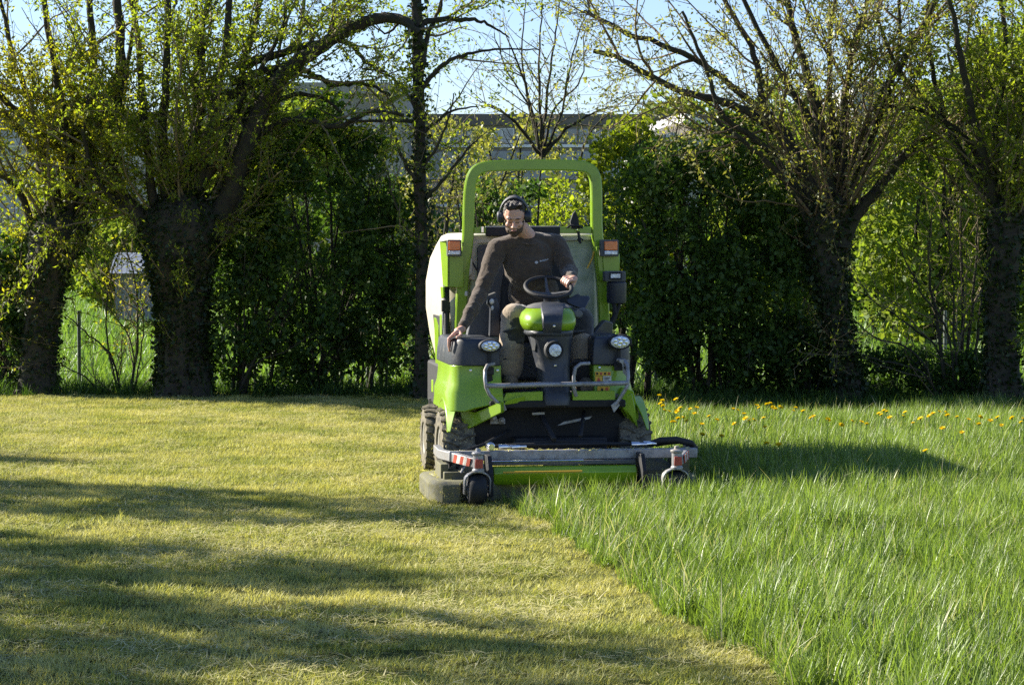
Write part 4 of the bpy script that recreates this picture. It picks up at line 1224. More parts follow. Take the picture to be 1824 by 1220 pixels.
# (z, x left, x right, y front, y back)
for z, x0, x1, y0, y1 in ((.60, -.50, .52, 2.2, 3.0), (.72, -.53, .52, 2.1, 3.1), (.95, -.575, .53, 2.05, 3.25), (1.15, -.60, .53, 2.03, 3.3), (1.35, -.60, .53, 2.03, 3.3), (1.52, -.57, .52, 2.03, 3.28), (1.62, -.53, .51, 2.04, 3.22), (1.685, -.50, .49, 2.06, 3.15), (1.705, -.46, .46, 2.10, 3.1)):
    lp = []
    for cx, cy, sx, sy, a0 in ((x1, y0, -1, 1, -90), (x1, y1, -1, -1, 0), (x0, y1, 1, -1, 90), (x0, y0, 1, 1, 180)):
        r = .09 if sx < 0 else (.20 if cy == y0 else .12)
        for k in range(6):
            a = R(a0 + 18 * k)
            lp.append(Vector((cx + sx * r + r * math.cos(a), cy + sy * r + r * math.sin(a), z)))
    loops.append(lp)
s.loft(loops)
gb = s.build('grass_box', CREAM, mower, angle=60)
# moulded front panel standing proud, with rounded dark hatch
def rrect(px0, py0, px1, py1, r, yl, n=5, skew=0.0):
    pts = []
    for cx, cy, a0 in ((px1 - r, py0 + r, -90), (px1 - r, py1 - r, 0), (px0 + r, py1 - r, 90), (px0 + r, py0 + r, 180)):
        for k in range(n + 1):
            a = R(a0 + 90 * k / n)
            X = cx + r * math.cos(a); Y = cy + r * math.sin(a)
            if X < (px0 + px1) / 2: X -= skew * (Y - py0) / (py1 - py0)
            pts.append(L(X, Y, yl))
    return pts
s = MB(); s.slab(rrect(840, 418, 1060, 640, 10, 1.99, skew=8), (0, .06, 0)); s.build('box_front_panel', BINF, gb, bevel=.012)
s = MB(); s.slab([L(839, 419, 1.965), L(868, 418, 1.965), L(1000, 419, 1.965), L(1000, 432, 1.965), L(870, 433, 1.965), L(852, 434, 1.965), L(847, 441, 1.965), L(846, 500, 1.965), L(834, 498, 1.965), L(832, 470, 1.965)], (0, .05, 0)); s.build('box_rim', CREAM, gb, bevel=.008)
s = MB(); s.slab([L(1000, 419, 1.965), L(1052, 418, 1.965), L(1057, 428, 1.965), L(1000, 430, 1.965)], (0, .05, 0)); s.build('box_rim', CREAM, gb, bevel=.008)
s = MB(); s.slab(rrect(850, 436, 940, 560, 9, 1.975), (0, .03, 0)); s.build('box_hatch', GREYP, gb, bevel=.006)
s = MB(); s.slab(P3([(826, 462), (836, 457), (842, 462), (842, 488), (836, 493), (826, 493)], 1.9), (0, .06, 0)); s.build('box_clip', CREAM, gb, bevel=.01)
s = MB(); s.tube(P3([(1058, 448), (1055, 460), (1046, 478)], 1.9), .006, 8); s.build('tie_rod', YELLOWP, mower)
s = MB(); s.tube(P3([(834, 456), (842, 468), (850, 482)], 1.93), .006, 8); s.build('tie_strap', BLACK, mower)
s = MB(); s.box(L(830, 523, 1.9), (.02, .03, .035)); s.build('white_latch', WHITE, gb, bevel=.006)
# left flank pieces of the grass box below its bulge
s = MB(); s.slab([Vector((-.60, 2.6, L(770, 560, 2.6).z)), Vector((-.60, 2.1, L(770, 560, 2.6).z)), Vector((-.585, 2.1, L(770, 600, 2.6).z)), Vector((-.585, 2.6, L(770, 600, 2.6).z))], (-.012, 0, 0)); s.build('side_vent', BLACK, gb, bevel=.003)

# --- roll bar
rp = [(818, 640), (819, 600), (821, 540), (825, 480), (833, 430), (834, 400), (835, 350), (838.5, 322), (845, 306), (858, 298), (880, 295.5), (960, 294), (1025, 295), (1045, 298), (1056, 306), (1061, 322), (1062, 350), (1062, 400), (1065, 440), (1072, 500), (1075, 560), (1076, 620)]
pts = P3(rp, 1.93)
pp = pts
for _ in range(2):
    q_ = [pp[0]]
    for a, b_ in zip(pp, pp[1:]):
        q_ += [a.lerp(b_, .25), a.lerp(b_, .75)]
    pp = q_ + [pp[-1]]
pr = [(-1, -.8), (-.8, -1), (.8, -1), (1, -.8), (1, .8), (.8, 1), (-.8, 1), (-1, .8)]
s = MB(); s.tube(pp, .038, prof=pr, up=(0, 1, 0)); rb = s.build('roll_bar', LIME, mower, angle=30)
s = MB(); s.slab(P3([(844, 405), (868, 405), (868, 416), (844, 416)], 1.91), (0, .04, 0)); s.build('cross_brace', LIME, rb, bevel=.004)
s = MB(); s.slab(P3([(996, 404), (1054, 404), (1054, 416), (996, 416)], 1.91), (0, .04, 0)); s.build('cross_brace', LIME, rb, bevel=.004)
s = MB(); s.slab(P3([(866, 406), (998, 405), (998, 423), (866, 421)], 1.90), (0, .06, 0)); s.build('rubber_pad', BLACK, rb, bevel=.008)
s = MB(); s.slab([L(866, 404, 1.90), L(998, 403.5, 1.90), L(998, 405.5, 1.90), L(866, 406, 1.90)], (0, .05, .004)); s.build('pad_strip', GREYP, rb)
s = MB()
s.slab(P3([(1018, 408), (1016, 395), (1021, 380), (1025, 376), (1030, 388), (1033, 408)], 1.90), (0, .03, 0)); s.tube(P3([(1010, 406), (1016, 402), (1030, 402), (1038, 406)], 1.89), .008, 8); s.tube(P3([(1030, 412), (1032, 426), (1034, 434)], 1.89), .010, 8)
s.tube(P3([(1028, 428), (1033, 424), (1039, 428)], 1.89), .006, 8)
s.build('release_lever', BLACK, mower, bevel=.004)
s = MB(); s.lathe([(.001, -.02), (.012, -.02), (.012, .02), (.001, .02)], L(859, 409, 1.9), (0, 0, 1), 10); s.lathe([(.001, 0), (.009, 0), (.001, .01)], L(1028, 410, 1.875), (0, -1, 0), 10); s.build('bolt', CHROME, rb)
# plates carrying the indicators
s = MB(); s.slab(P3([(797, 456), (826, 456), (826, 512), (812, 512), (797, 510)], 1.86), (0, .03, 0))
s.slab([L(797, 430, 1.86), L(797, 511, 1.86), L(789, 511, 2.12), L(783, 430, 2.12)], (.02, 0, 0))
s.slab([L(784, 511, 2.1), L(789, 511, 2.0), L(790, 530, 2.0), L(786, 532, 2.1)], (.015, .01, 0))
s.build('indicator_plate', LIME, mower, bevel=.004)
s = MB(); s.slab(P3([(1073, 452), (1104, 452), (1104, 484), (1075, 484)], 1.86), (0, .03, 0)); s.slab(P3([(1062, 440), (1075, 440), (1080, 500), (1068, 500)], 1.87), (0, .05, 0)); s.build('indicator_plate', LIME, mower, bevel=.004)
s = MB(); s.slab(P3([(783, 431), (797, 428), (822, 428), (822, 432), (797, 433)], 1.84), (0, .08, 0)); s.build('plate_edge', LIME, mower, bevel=.003)
for px0, px1, o0 in ((797, 822, 0), (1070, 1102, 1)):
    s = MB(); s.slab(rrect(px0, 427, px1, 457, 2.5, 1.79), (0, .06, 0)); il = s.build('indicator_light', GREYP, mower, bevel=.004)
    xa, xb = (px0 + 2.5, px1 - 2) if o0 == 0 else (px0 + 7, px1 - 2)
    s = MB(); s.slab(rrect(xa, 430, xb, 446, 1.5, 1.775), (0, .02, 0)); s.build('orange_lens', ORANGE, il, bevel=.004)
    s = MB(); s.slab(rrect(xa, 446.6, xb, 454, 1.5, 1.775), (0, .02, 0)); s.build('white_lens', LENS, il, bevel=.004)
# working lamp and black canister on the right
s = MB(); s.slab(rrect(1077, 483, 1115, 502, 3, 1.70), (0, .08, 0)); wl = s.build('work_light', GREYP, mower, bevel=.008)
s = MB(); s.tube(P3([(1086, 486), (1107, 486), (1107, 497), (1086, 497)], 1.685), .005, 8, closed=True); s.build('lamp_guard', BLACK, wl)
s = MB(); s.slab(P3([(1088, 488), (1105, 488), (1105, 495), (1088, 495)], 1.69), (0, .01, 0)); s.build('lamp_glass', LENS, wl)
s = MB(); c = L(1098, 540, 1.75); s.lathe([(.001, 0), (.064, 0), (.068, .01), (.070, .14), (.060, .15), (.001, .15)], c, (0, 0, 1), 26); s.build('black_canister', DARKP, mower)
s = MB(); s.tube(P3([(1094, 540), (1096, 560), (1086, 580), (1080, 592)], 1.72), .017, 8); s.tube(P3([(1104, 540), (1096, 566), (1092, 575)], 1.72), .012, 8); s.build('canister_strut', BLACK, mower)
# hydraulic ram, stays and mudguard on the left
s = MB(); s.tube([L(795, 508, 2.05), L(796, 600, 1.95)], .022, 10); s.tube([L(796, 600, 1.95), L(797, 690, 1.85)], .030, 12); s.box(L(793, 545, 2.0), (.05, .05, .08)); ram = s.build('hydraulic_ram', BLACK, mower)
s = MB(); s.tube([L(789, 556, 2.0), L(791, 600, 1.95), L(794, 640, 1.88), L(789, 660, 1.85)], .006, 8); s.build('ram_pipe', STEEL, ram)
s = MB(); s.tube(P3([(788, 552), (800, 550)], 2.0), .010, 8); s.build('ram_pin', STEEL, ram)
s = MB(); s.slab([L(783, 560, 2.05), L(787, 560, 2.0), L(788, 720, 2.0), L(783, 722, 2.08)], (.02, .03, 0)); s.slab([L(773, 565, 2.5), L(781, 568, 2.3), L(781, 700, 2.3), L(777, 700, 2.5)], (.03, .03, 0)); s.build('side_stay', LIME, mower, bevel=.004)
s = MB(); s.slab([L(768, 676, 2.6), L(777, 676, 2.5), L(777, 700, 2.5), L(768, 698, 2.6)], (.02, .04, 0)); s.build('rear_bracket', LIME, mower, bevel=.004)
s = MB(); s.slab([L(763, 709, 2.7), L(776, 708, 2.65), L(776, 733, 2.65), L(763, 733, 2.7)], (.02, .03, 0)); s.build('mudflap', BLACK, mower, bevel=.004)
s = MB(); s.slab([L(801, 540, 1.98), L(811, 528, 1.98), L(813, 600, 1.98), L(805, 600, 1.98)], (0, .05, 0)); s.build('cream_stay', CREAM, mower, bevel=.006)
s = MB(); s.slab(P3([(795, 655), (812, 655), (812, 735), (795, 735)], 1.75), (0, 1.2, 0)); s.build('engine_housing', BLACK, mower, bevel=.02)

# --- warning stickers on the right fender (flat print)
yS = frt and .862
def sticker(name, lst, yl, m, dy=-.0012):
    s = MB(); s.slab(P3(lst, yl), (0, dy, 0)); return s.build(name, m, frt, smooth=False)
yl0 = .8155
def fy(py):  # fender front face bulges forward as it drops
    return .8495 - (.0 if py < 665 else (.012 if py < 684 else .022))
for k, (px0, py0, px1, py1, m) in enumerate(((1060, 662, 1088, 669, YELLOWP), (1060, 670, 1073, 680, YELLOWP), (1074, 669.5, 1089, 680, WHITE), (1064, 688, 1086, 699, YELLOWP))):
    sticker('warning_sticker', [(px0, py0), (px1, py0), (px1, py1), (px0, py1)], fy((py0 + py1) / 2) - .008, m)
sticker('warning_triangle', [(1069, 697), (1076, 697), (1072.5, 689.5)], fy(694) - .0105, BLACK)
sticker('warning_triangle', [(1063, 679), (1070, 679), (1066.5, 671.5)], fy(675) - .0105, RED)
for k in range(4):
    sticker('sticker_symbol', [(1062 + k * 7, 663.5), (1065.5 + k * 7, 663.5), (1065.5 + k * 7, 667.5), (1062 + k * 7, 667.5)], fy(665) - .0105, RED if k % 2 else BLACK)
sticker('sticker_symbol', [(1079, 690), (1083, 690), (1083, 697), (1079, 697)], fy(694) - .0105, RED)
sticker('sticker_symbol', [(1077, 672), (1086, 672), (1086, 673.5), (1077, 673.5)], fy(673) - .0105, DARKP)
sticker('sticker_symbol', [(1077, 675), (1084, 675), (1084, 676.5), (1077, 676.5)], fy(676) - .0105, DARKP)

# cut grass lying on the deck and stuck to the frame
rgd = np.random.default_rng(44)
n_ = 900
q_ = np.stack([rgd.uniform(-.86, .82, n_), rgd.uniform(.26, .9, n_), np.full(n_, .148)], 1)
q2 = np.stack([rgd.uniform(-.74, .80, 160), rgd.uniform(.335, .385, 160), np.full(160, zf + .032)], 1)
q_ = np.concatenate([q_, q2])
ax_ = unit(np.stack([rgd.normal(0, 1, len(q_)), rgd.normal(0, 1, len(q_)), rgd.normal(0, .15, len(q_))], 1))
leaf_mesh('grass_debris', GR_CLIP, deck, q_, ax_, .04 * rgd.uniform(.4, 1.3, len(q_)), .14, rgd)

for px, py, yl in ((1068, 655, .845), (1112, 655, .845), (838, 660, .845), (886, 660, .845)):
    s = MB(); s.lathe([(.001, -.004), (.008, -.004), (.009, .002), (.004, .005), (.001, .005)], L(px, py, yl), (0, -1, 0), 10); s.build('panel_bolt', CHROME, mower)
for px0, px1 in ((803, 890), (1058, 1123)):
    s = MB(); s.slab([L(px0 + 12, 650.3, .853), L(px1, 650.3, .853), L(px1, 651.6, .853), L(px0 + 12, 651.6, .853)], (0, .01, 0)); s.build('panel_seam', BELLY, mower)

n_ = 500
an_ = rgd.uniform(0, 6.28, n_)
q_ = np.stack([-.635 + rgd.uniform(-.11, .11, n_), 1.12 + .272 * np.sin(an_), .268 + .272 * np.cos(an_)], 1)
q3 = np.stack([rgd.uniform(-.84, -.70, 120), rgd.uniform(.118, .16, 120), rgd.uniform(.03, .13, 120)], 1)
q_ = np.concatenate([q_, q3])
leaf_mesh('grass_debris', GR_CLIP, deck, q_, unit(rgd.normal(0, 1, (len(q_), 3))), .028 * rgd.uniform(.4, 1.3, len(q_)), .16, rgd)
# ================================================================== the driver
person = empty('person', MOW, TH)
props(person, 'bearded man in dark long-sleeved top and ear defenders, looking down and steering the mower', 'person')
def limb(mb, joints, n=14, sq=1.0):
    pts = [Vector(j[0]) for j in joints]
    for (a, ra), (b, rb_) in zip(joints, joints[1:]):
        a, b = Vector(a), Vector(b)
        mb.tube([a, a.lerp(b, .5), b], [ra, (ra + rb_) / 2, rb_], n)
    for p, r in joints:
        mb.ell(p, (r * .99, r * .99, r * .99), 14, 10)
def skin_over(mb, name, m, parent, voxel, smooth=6, wr=0.0, wsize=.05, wr2=0.0, label=None):
    o = mb.build(name, m, parent, smooth=True, angle=180, label=label)
    r = o.modifiers.new('remesh', 'REMESH'); r.mode = 'VOXEL'; r.voxel_size = voxel; r.use_smooth_shade = True
    s = o.modifiers.new('smooth', 'SMOOTH'); s.factor = .6; s.iterations = smooth
    for amp, size in ((wr, wsize), (wr2, wsize * .4)):
        if amp > 0:
            t = bpy.data.textures.new(name + '_folds', 'CLOUDS'); t.noise_scale = size; t.noise_depth = 2
            d = o.modifiers.new('folds', 'DISPLACE'); d.texture = t; d.strength = amp; d.mid_level = .5; d.texture_coords = 'LOCAL'
    return o
Hc = L(916, 385, 1.42)
hf = Vector((-.16, -math.cos(R(30)), -math.sin(R(30)))).normalized()
hu = Vector((-.10, -math.sin(R(30)), math.cos(R(30)))); hu = (hu - hf * hu.dot(hf)).normalized()
hx = hf.cross(hu).normalized()
if hx.x < 0: hx = -hx
HM = Matrix((hx, hf, hu)).transposed()
HE = HM.to_euler()
if HM.determinant() < 0:   # ellipsoids are symmetric in x, so a mirrored frame is harmless
    HE = Matrix((-hx, hf, hu)).transposed().to_euler()
def H(x, y, z): return Hc + hx * x + hf * y + hu * z
J = dict(neck=L(941, 424, 1.56), chest=L(941, 462, 1.58), belly=L(950, 520, 1.66), pelvis=L(955, 560, 1.74),
         sl=L(886, 442, 1.56), el=L(857, 520, 1.44), wl=L(823, 586, 1.16),
         sr=L(992, 436, 1.60), er=L(1014, 482, 1.46), wr=L(1017, 502, 1.24),
         hl=L(932, 566, 1.70), hr=L(985, 566, 1.70), kl=L(919, 566, 1.26), kr=L(1037, 570, 1.26),
         al=L(905, 668, 1.12), ar=L(1038, 672, 1.06))
b = MB()
# skull, jaw, brow, cheeks, nose, lips, ears
def he(x, y, z, rx, ry, rz, m=0, mb=None, nu=18, nv=12): (mb or b).ell(H(x, y, z), (rx, ry, rz), nu, nv, rot=HE, m=m)
he(0, -.008, .022, .075, .094, .098)
he(0, .030, -.048, .056, .056, .066)
he(0, .058, -.092, .028, .026, .024)
he(0, .070, .024, .052, .020, .017)
for s_ in (-1, 1):
    he(s_ * .036, .056, -.030, .024, .028, .022)
    he(s_ * .030, .072, .020, .021, .013, .008)
    he(s_ * .030, .070, -.001, .015, .012, .009)
    he(s_ * .014, .092, -.036, .009, .012, .009)
    he(s_ * .078, -.004, -.008, .010, .020, .030)
b.tube([H(0, .082, .010), H(0, .096, -.012), H(0, .108, -.030), H(0, .096, -.040)], [.008, .010, .0125, .009], 10)
he(0, .085, -.056, .022, .010, .006)
he(0, .083, -.067, .019, .010, .007)
limb(b, [(H(0, -.035, -.06), .054), (J['neck'] + Vector((0, .0, .01)), .056), (J['chest'], .09)])
# frame inside the clothes, arms, hips and legs
b.ell(J['chest'], (.15, .09, .16)); b.ell(J['belly'], (.12, .08, .14)); b.ell(J['pelvis'], (.13, .09, .11))
limb(b, [(J['chest'], .07), (J['sl'], .045), (J['el'], .035), (J['wl'], .0265)])
limb(b, [(J['chest'], .07), (J['sr'], .045), (J['er'], .035), (J['wr'], .0265)])
limb(b, [(J['belly'], .08), (J['pelvis'], .09)])
for k in 'lr':
    limb(b, [(J['pelvis'], .08), (J['h' + k], .07), (J['k' + k], .048), (J['a' + k], .035)])
# hand resting on the left fender cap, fingers over its outer edge
wl_ = J['wl']; kn = L(806, 596, 1.03)
limb(b, [(wl_, .026), (wl_.lerp(kn, .45), .027)])
for k in range(4):
    yk = .945 + .026 * k
    base = L(807 + k, 596 - k * .5, yk + .01); ln = (0, 2, 2, -1)[k]
    b.tube([wl_.lerp(kn, .35), base], [.020, .0135], 8)
    limb(b, [(base, .0115), (L(799.5 + k * .4, 603, yk), .0100), (L(799 + k * .4, 614 + ln * .5, yk), .0090), (L(800.5 + k * .3, 623 + ln, yk), .0080)], 8)
limb(b, [(wl_.lerp(kn, .35), .017), (L(821, 597, .98), .013), (L(818, 599, .90), .0110), (L(814, 601, .86), .0095)], 8)
# hand closed round the rim
aR = R(28)
Pr = C + ax1 * rr * math.cos(aR) + ax2 * rr * math.sin(aR)
T = (-ax1 * math.sin(aR) + ax2 * math.cos(aR)).normalized()
Out = (ax1 * math.cos(aR) + ax2 * math.sin(aR)).normalized()
Up = nrmw
pal = Pr + Out * .045 + Up * .022
b.tube([J['wr'], pal], [.028, .030], 12)
b.ell(pal, (.034, .036, .022))
for k in range(4):
    t_ = (k - 1.5) * .0215
    o_ = Pr + T * t_
    def ring(a, r_): return o_ + Out * r_ * math.cos(a) + Up * r_ * math.sin(a)
    ex = (.004, 0, .001, .006)[k]
    limb(b, [(pal + T * t_ * .8, .015), (ring(R(50), .038 - ex), .0108), (ring(R(100), .030), .0098), (ring(R(165), .026), .0090), (ring(R(225 - 900 * ex), .023), .0080)], 8)
limb(b, [(pal - T * .025 - Up * .008, .014), (Pr - T * .036 + Out * .018 - Up * .016, .0118), (Pr - T * .040 - Out * .010 - Up * .022, .0100), (Pr - T * .034 - Out * .026 - Up * .010, .0088)], 8)
skin_over(b, 'body', SKIN, person, .0042, 4)
# hair, brows, beard, eyes
b = MB()
he(0, -.024, .040, .080, .096, .096, mb=b)
he(-.012, .045, .094, .044, .030, .020, mb=b); he(.02, .030, .108, .040, .040, .020, mb=b)
for i in range(26):
    a = random.Random(i)
    he(a.uniform(-.06, .06), a.uniform(-.05, .055), a.uniform(.095, .122) - abs(a.uniform(0, .02)), .016, .022, .010, mb=b, nu=8, nv=6)
skin_over(b, 'hair', HAIR, person, .005, 2, .012, .02)
b = MB()
he(0, .030, -.075, .061, .062, .046, mb=b); he(0, .066, -.098, .030, .027, .026, mb=b)
for s_ in (-1, 1):
    he(s_ * .052, .012, -.045, .012, .030, .042, mb=b)
he(0, .086, -.047, .024, .008, .0055, mb=b)
skin_over(b, 'beard', BEARD, person, .004, 2, .006, .012)
b = MB(); he(0, .0935, -.0615, .017, .008, .0045, mb=b); b.build('lips', LIP, person)
for s_ in (-1, 1):
    b = MB(); b.tube([H(s_ * .014, .0895, .022), H(s_ * .028, .090, .027), H(s_ * .046, .078, .021)], [.0026, .0034, .002], 6); b.build('eyebrow', HAIR, person)
    b = MB(); b.tube([H(s_ * .017, .0815, -.004), H(s_ * .029, .084, -.0060), H(s_ * .041, .0765, -.004)], [.0014, .0020, .0014], 6); b.build('eyelashes', EYE, person)
# ear defenders
b = MB()
b.tube([H(.098 * math.cos(a), -.016, -.005 + .143 * math.sin(a)) for a in np.linspace(.12, math.pi - .12, 18)], .0075, 8, prof=[(-.6, -2), (.6, -2), (.6, 2), (-.6, 2)], up=tuple(hf))
ed = b.build('ear_defenders', GREYP, person, bevel=.002)
for s_ in (-1, 1):
    b = MB()
    b.lathe([(.030, -.012), (.041, -.010), (.043, .006), (.041, .012), (.039, .026), (.030, .034), (.001, .036)], H(s_ * .082, -.008, -.010), hx * s_, 22)
    b.build('ear_cup', DARKP, ed)
# clothes
b = MB()
b.ell(J['chest'] + Vector((0, 0, .01)), (.185, .12, .175)); b.ell(J['belly'], (.178, .125, .18)); b.ell(J['belly'] + Vector((.01, .02, -.10)), (.175, .13, .12))
b.ell(J['chest'] + Vector((0, -.02, -.06)), (.17, .12, .16))
limb(b, [(J['neck'] + Vector((.0, .02, -.025)), .080), (J['sl'] + Vector((.025, 0, .01)), .066), (J['sl'], .070)])
limb(b, [(J['neck'] + Vector((.0, .02, -.025)), .080), (J['sr'] + Vector((-.025, 0, .01)), .066), (J['sr'], .070)])
limb(b, [(J['sl'], .074), (J['sl'].lerp(J['el'], .5), .064), (J['el'], .055), (J['el'].lerp(J['wl'], .6), .046), (J['wl'] + (J['el'] - J['wl']).normalized() * .03, .037)])
limb(b, [(J['sr'], .072), (J['sr'].lerp(J['er'], .5), .066), (J['er'], .058), (J['er'].lerp(J['wr'], .6), .048), (J['wr'] + (J['er'] - J['wr']).normalized() * .03, .040)])
# folds running over the sleeves and waist
for f0, f1, w0 in (('sl', 'el', .066), ('el', 'wl', .050), ('sr', 'er', .064), ('er', 'wr', .05)):
    for k in range(4):
        t_ = .2 + .2 * k
        p = J[f0].lerp(J[f1], t_); dd = (J[f1] - J[f0]).normalized(); o = dd.orthogonal().normalized(); o2 = dd.cross(o)
        rad_ = w0 * (1 - .18 * t_) * .93
        a0 = k * 1.7
        b.tube([p + (o * math.cos(a0 + a) + o2 * math.sin(a0 + a)) * rad_ + dd * .035 * (a / 2.2 - .5) for a in np.linspace(0, 2.6, 7)], [.005, .010, .012, .013, .012, .010, .005], 6)
for k in range(5):
    z0 = -.12 + .055 * k
    b.tube([J['belly'] + Vector((.17 * math.sin(a), -.122 * math.cos(a), z0 + .03 * math.sin(a * 2 + k))) for a in np.linspace(-1.2, 1.1, 9)], [.004, .008, .011, .012, .010, .012, .011, .008, .004], 6)
sweater = skin_over(b, 'sweater', WOOL, person, .0075, 5, .022, .09, .006)
b = MB()
nk = J['neck'] + Vector((.0, -.014, .004))
b.tube([nk + Vector((.074 * math.cos(a), .066 * math.sin(a), .026 * math.sin(a) - .022)) for a in np.linspace(0, 2 * math.pi, 24, endpoint=False)], .0085, 8, closed=True)
b.build('collar', WOOL, person)
# print on the chest: a small round mark and an illegible word, flat on the cloth

bpy.context.view_layer.update()
dg = bpy.context.evaluated_depsgraph_get()
sw_e = sweater.evaluated_get(dg)
def on_sweater(px, py):
    a, b_ = L(px, py, .6), L(px, py, 2.4)
    ok, loc_, nrm_, _ = sw_e.ray_cast(a, (b_ - a).normalized())
    return loc_ + (a - b_).normalized() * .0035 if ok else L(px, py, 1.44)
def patch(name, lst):
    s = MB(); pts = [on_sweater(x, y) for x, y in lst]
    s.slab(pts, (0, -.0006, 0)); s.build(name, PRINT, sweater, smooth=False)
PRINT = mat('chest_print', (0.42, 0.42, 0.42), 0.9)
patch('chest_logo', [(955.5 + 3.1 * math.cos(a), 467.5 + 2.6 * math.sin(a)) for a in np.linspace(0, 2 * math.pi, 10, endpoint=False)])
for x0, y0, w_, h_ in ((961.5, 466.6, 2.2, 2.6), (964.3, 466.3, 1.6, 2.0), (966.6, 465.8, 1.2, 3.0), (968.4, 465.3, 1.8, 2.0), (970.8, 464.6, 1.4, 2.8), (972.8, 464.2, 1.6, 1.8), (975.0, 463.3, 1.6, 2.2)):
    patch('chest_lettering', [(x0, y0), (x0 + w_, y0 - .4), (x0 + w_, y0 - .4 - h_), (x0, y0 - h_)])
b = MB()
b.ell(J['pelvis'], (.175, .14, .13)); b.ell(J['pelvis'] + Vector((0, -.04, .06)), (.17, .13, .09))
for k in 'lr':
    h_, k_, a_ = J['h' + k], J['k' + k], J['a' + k]
    limb(b, [(h_, .098), (h_.lerp(k_, .5), .092), (k_, .080), (k_.lerp(a_, .3), .076), (k_.lerp(a_, .65), .078), (a_ + Vector((0, 0, .02)), .068)])
    for q in range(5):
        t_ = .15 + .17 * q
        p = k_.lerp(a_, t_); a0 = q * 2.1
        b.tube([p + Vector((math.cos(a0 + a), math.sin(a0 + a), 0)) * .074 + Vector((0, 0, .02 * a)) for a in np.linspace(0, 2.8, 7)], [.004, .010, .013, .015, .012, .010, .004], 6)
skin_over(b, 'trousers', CLOTH, person, .008, 4, .014, .07, .005)
for k, sx in (('l', -1), ('r', 1)):
    k_, a_ = J['k' + k], J['a' + k]
    b = MB()
    if k == 'l':
        limb(b, [(k_.lerp(a_, .58), .090), (k_.lerp(a_, .90), .090)])
        b.ell(k_.lerp(a_, .0) + Vector((-.012, -.003, .012)), (.090, .084, .086))
        b.tube([k_ + Vector((-.030, .0, -.01)), k_.lerp(a_, .3) + Vector((-.030, .0, 0)), k_.lerp(a_, .62) + Vector((-.020, 0, 0))], [.070, .064, .070], 12)  # sunlit outer edge of this leg, put in as beige cloth
    else:
        limb(b, [(k_.lerp(a_, .42), .088), (k_.lerp(a_, .68), .088)])
    skin_over(b, 'beige_panel', BEIGE, person, .008, 4, .010, .06, .004)
    b = MB()
    b.box(a_ + Vector((0, -.05, -.062)), (.10, .27, .03)); 
    bo = b
    bo.ell(a_ + Vector((0, -.11, -.035)), (.052, .085, .042)); bo.ell(a_ + Vector((0, .02, -.03)), (.048, .075, .045)); limb(bo, [(a_ + Vector((0, 0, .03)), .050), (a_ + Vector((0, 0, -.02)), .052)])
    skin_over(bo, 'boot', BOOT, person, .006, 2, .004, .02)
# ================================================================== grass
def blades(name, m, n, rad, hmin, hmax, w, lean, curl, seed, nseg=3, flat=0.0, tmid=.5):
    rng = np.random.default_rng(seed)
    if isinstance(rad, tuple):
        bx = rng.uniform(-rad[0], rad[0], n); by = rng.uniform(-rad[1], rad[1], n)
    else:
        r_ = rad * np.sqrt(rng.uniform(0, 1, n)); a = rng.uniform(0, 6.28, n); bx, by = r_ * np.cos(a), r_ * np.sin(a)
    h = rng.uniform(hmin, hmax, n)
    az = rng.uniform(0, 6.28, n); ln = np.abs(rng.normal(0, lean, n)) + flat
    d0 = np.stack([np.cos(az) * np.sin(ln), np.sin(az) * np.sin(ln), np.cos(ln)], 1)
    sd = np.stack([-np.sin(az + rng.normal(0, .6, n)), np.cos(az), np.zeros(n)], 1); sd = unit(sd)
    bend = np.stack([np.cos(az), np.sin(az), -np.ones(n) * .5], 1) * (curl * rng.uniform(.2, 1.6, n))[:, None]
    V = []
    for k in range(nseg + 1):
        t = k / nseg
        p = np.stack([bx, by, np.zeros(n)], 1) + d0 * (h * t)[:, None] + bend * (h * t * t)[:, None]
        p[:, 2] = np.maximum(p[:, 2], .002)
        ww = (w * (1 - t ** 1.6 * .96) * .5) * rng.uniform(.7, 1.3, n) if k == 0 else w * (1 - t ** 1.6 * .96) * .5
        ww = np.broadcast_to(ww, (n,))[:, None]
        V.append(p - sd * ww); V.append(p + sd * ww)
    V = np.stack(V, 1)            # n, 2*(nseg+1), 3
    c = 2 * (nseg + 1)
    base = np.arange(n)[:, None] * c
    F = np.concatenate([np.concatenate([base + 2 * k, base + 2 * k + 1, base + 2 * k + 3, base + 2 * k + 2], 1)[:, None, :] for k in range(nseg)], 1).reshape(-1)
    tint = np.repeat(np.clip(rng.normal(tmid, .3, n), 0, 1), nseg)
    o = np_mesh(name, V.reshape(-1, 3), F, 4, m, False, tint=tint)
    return o
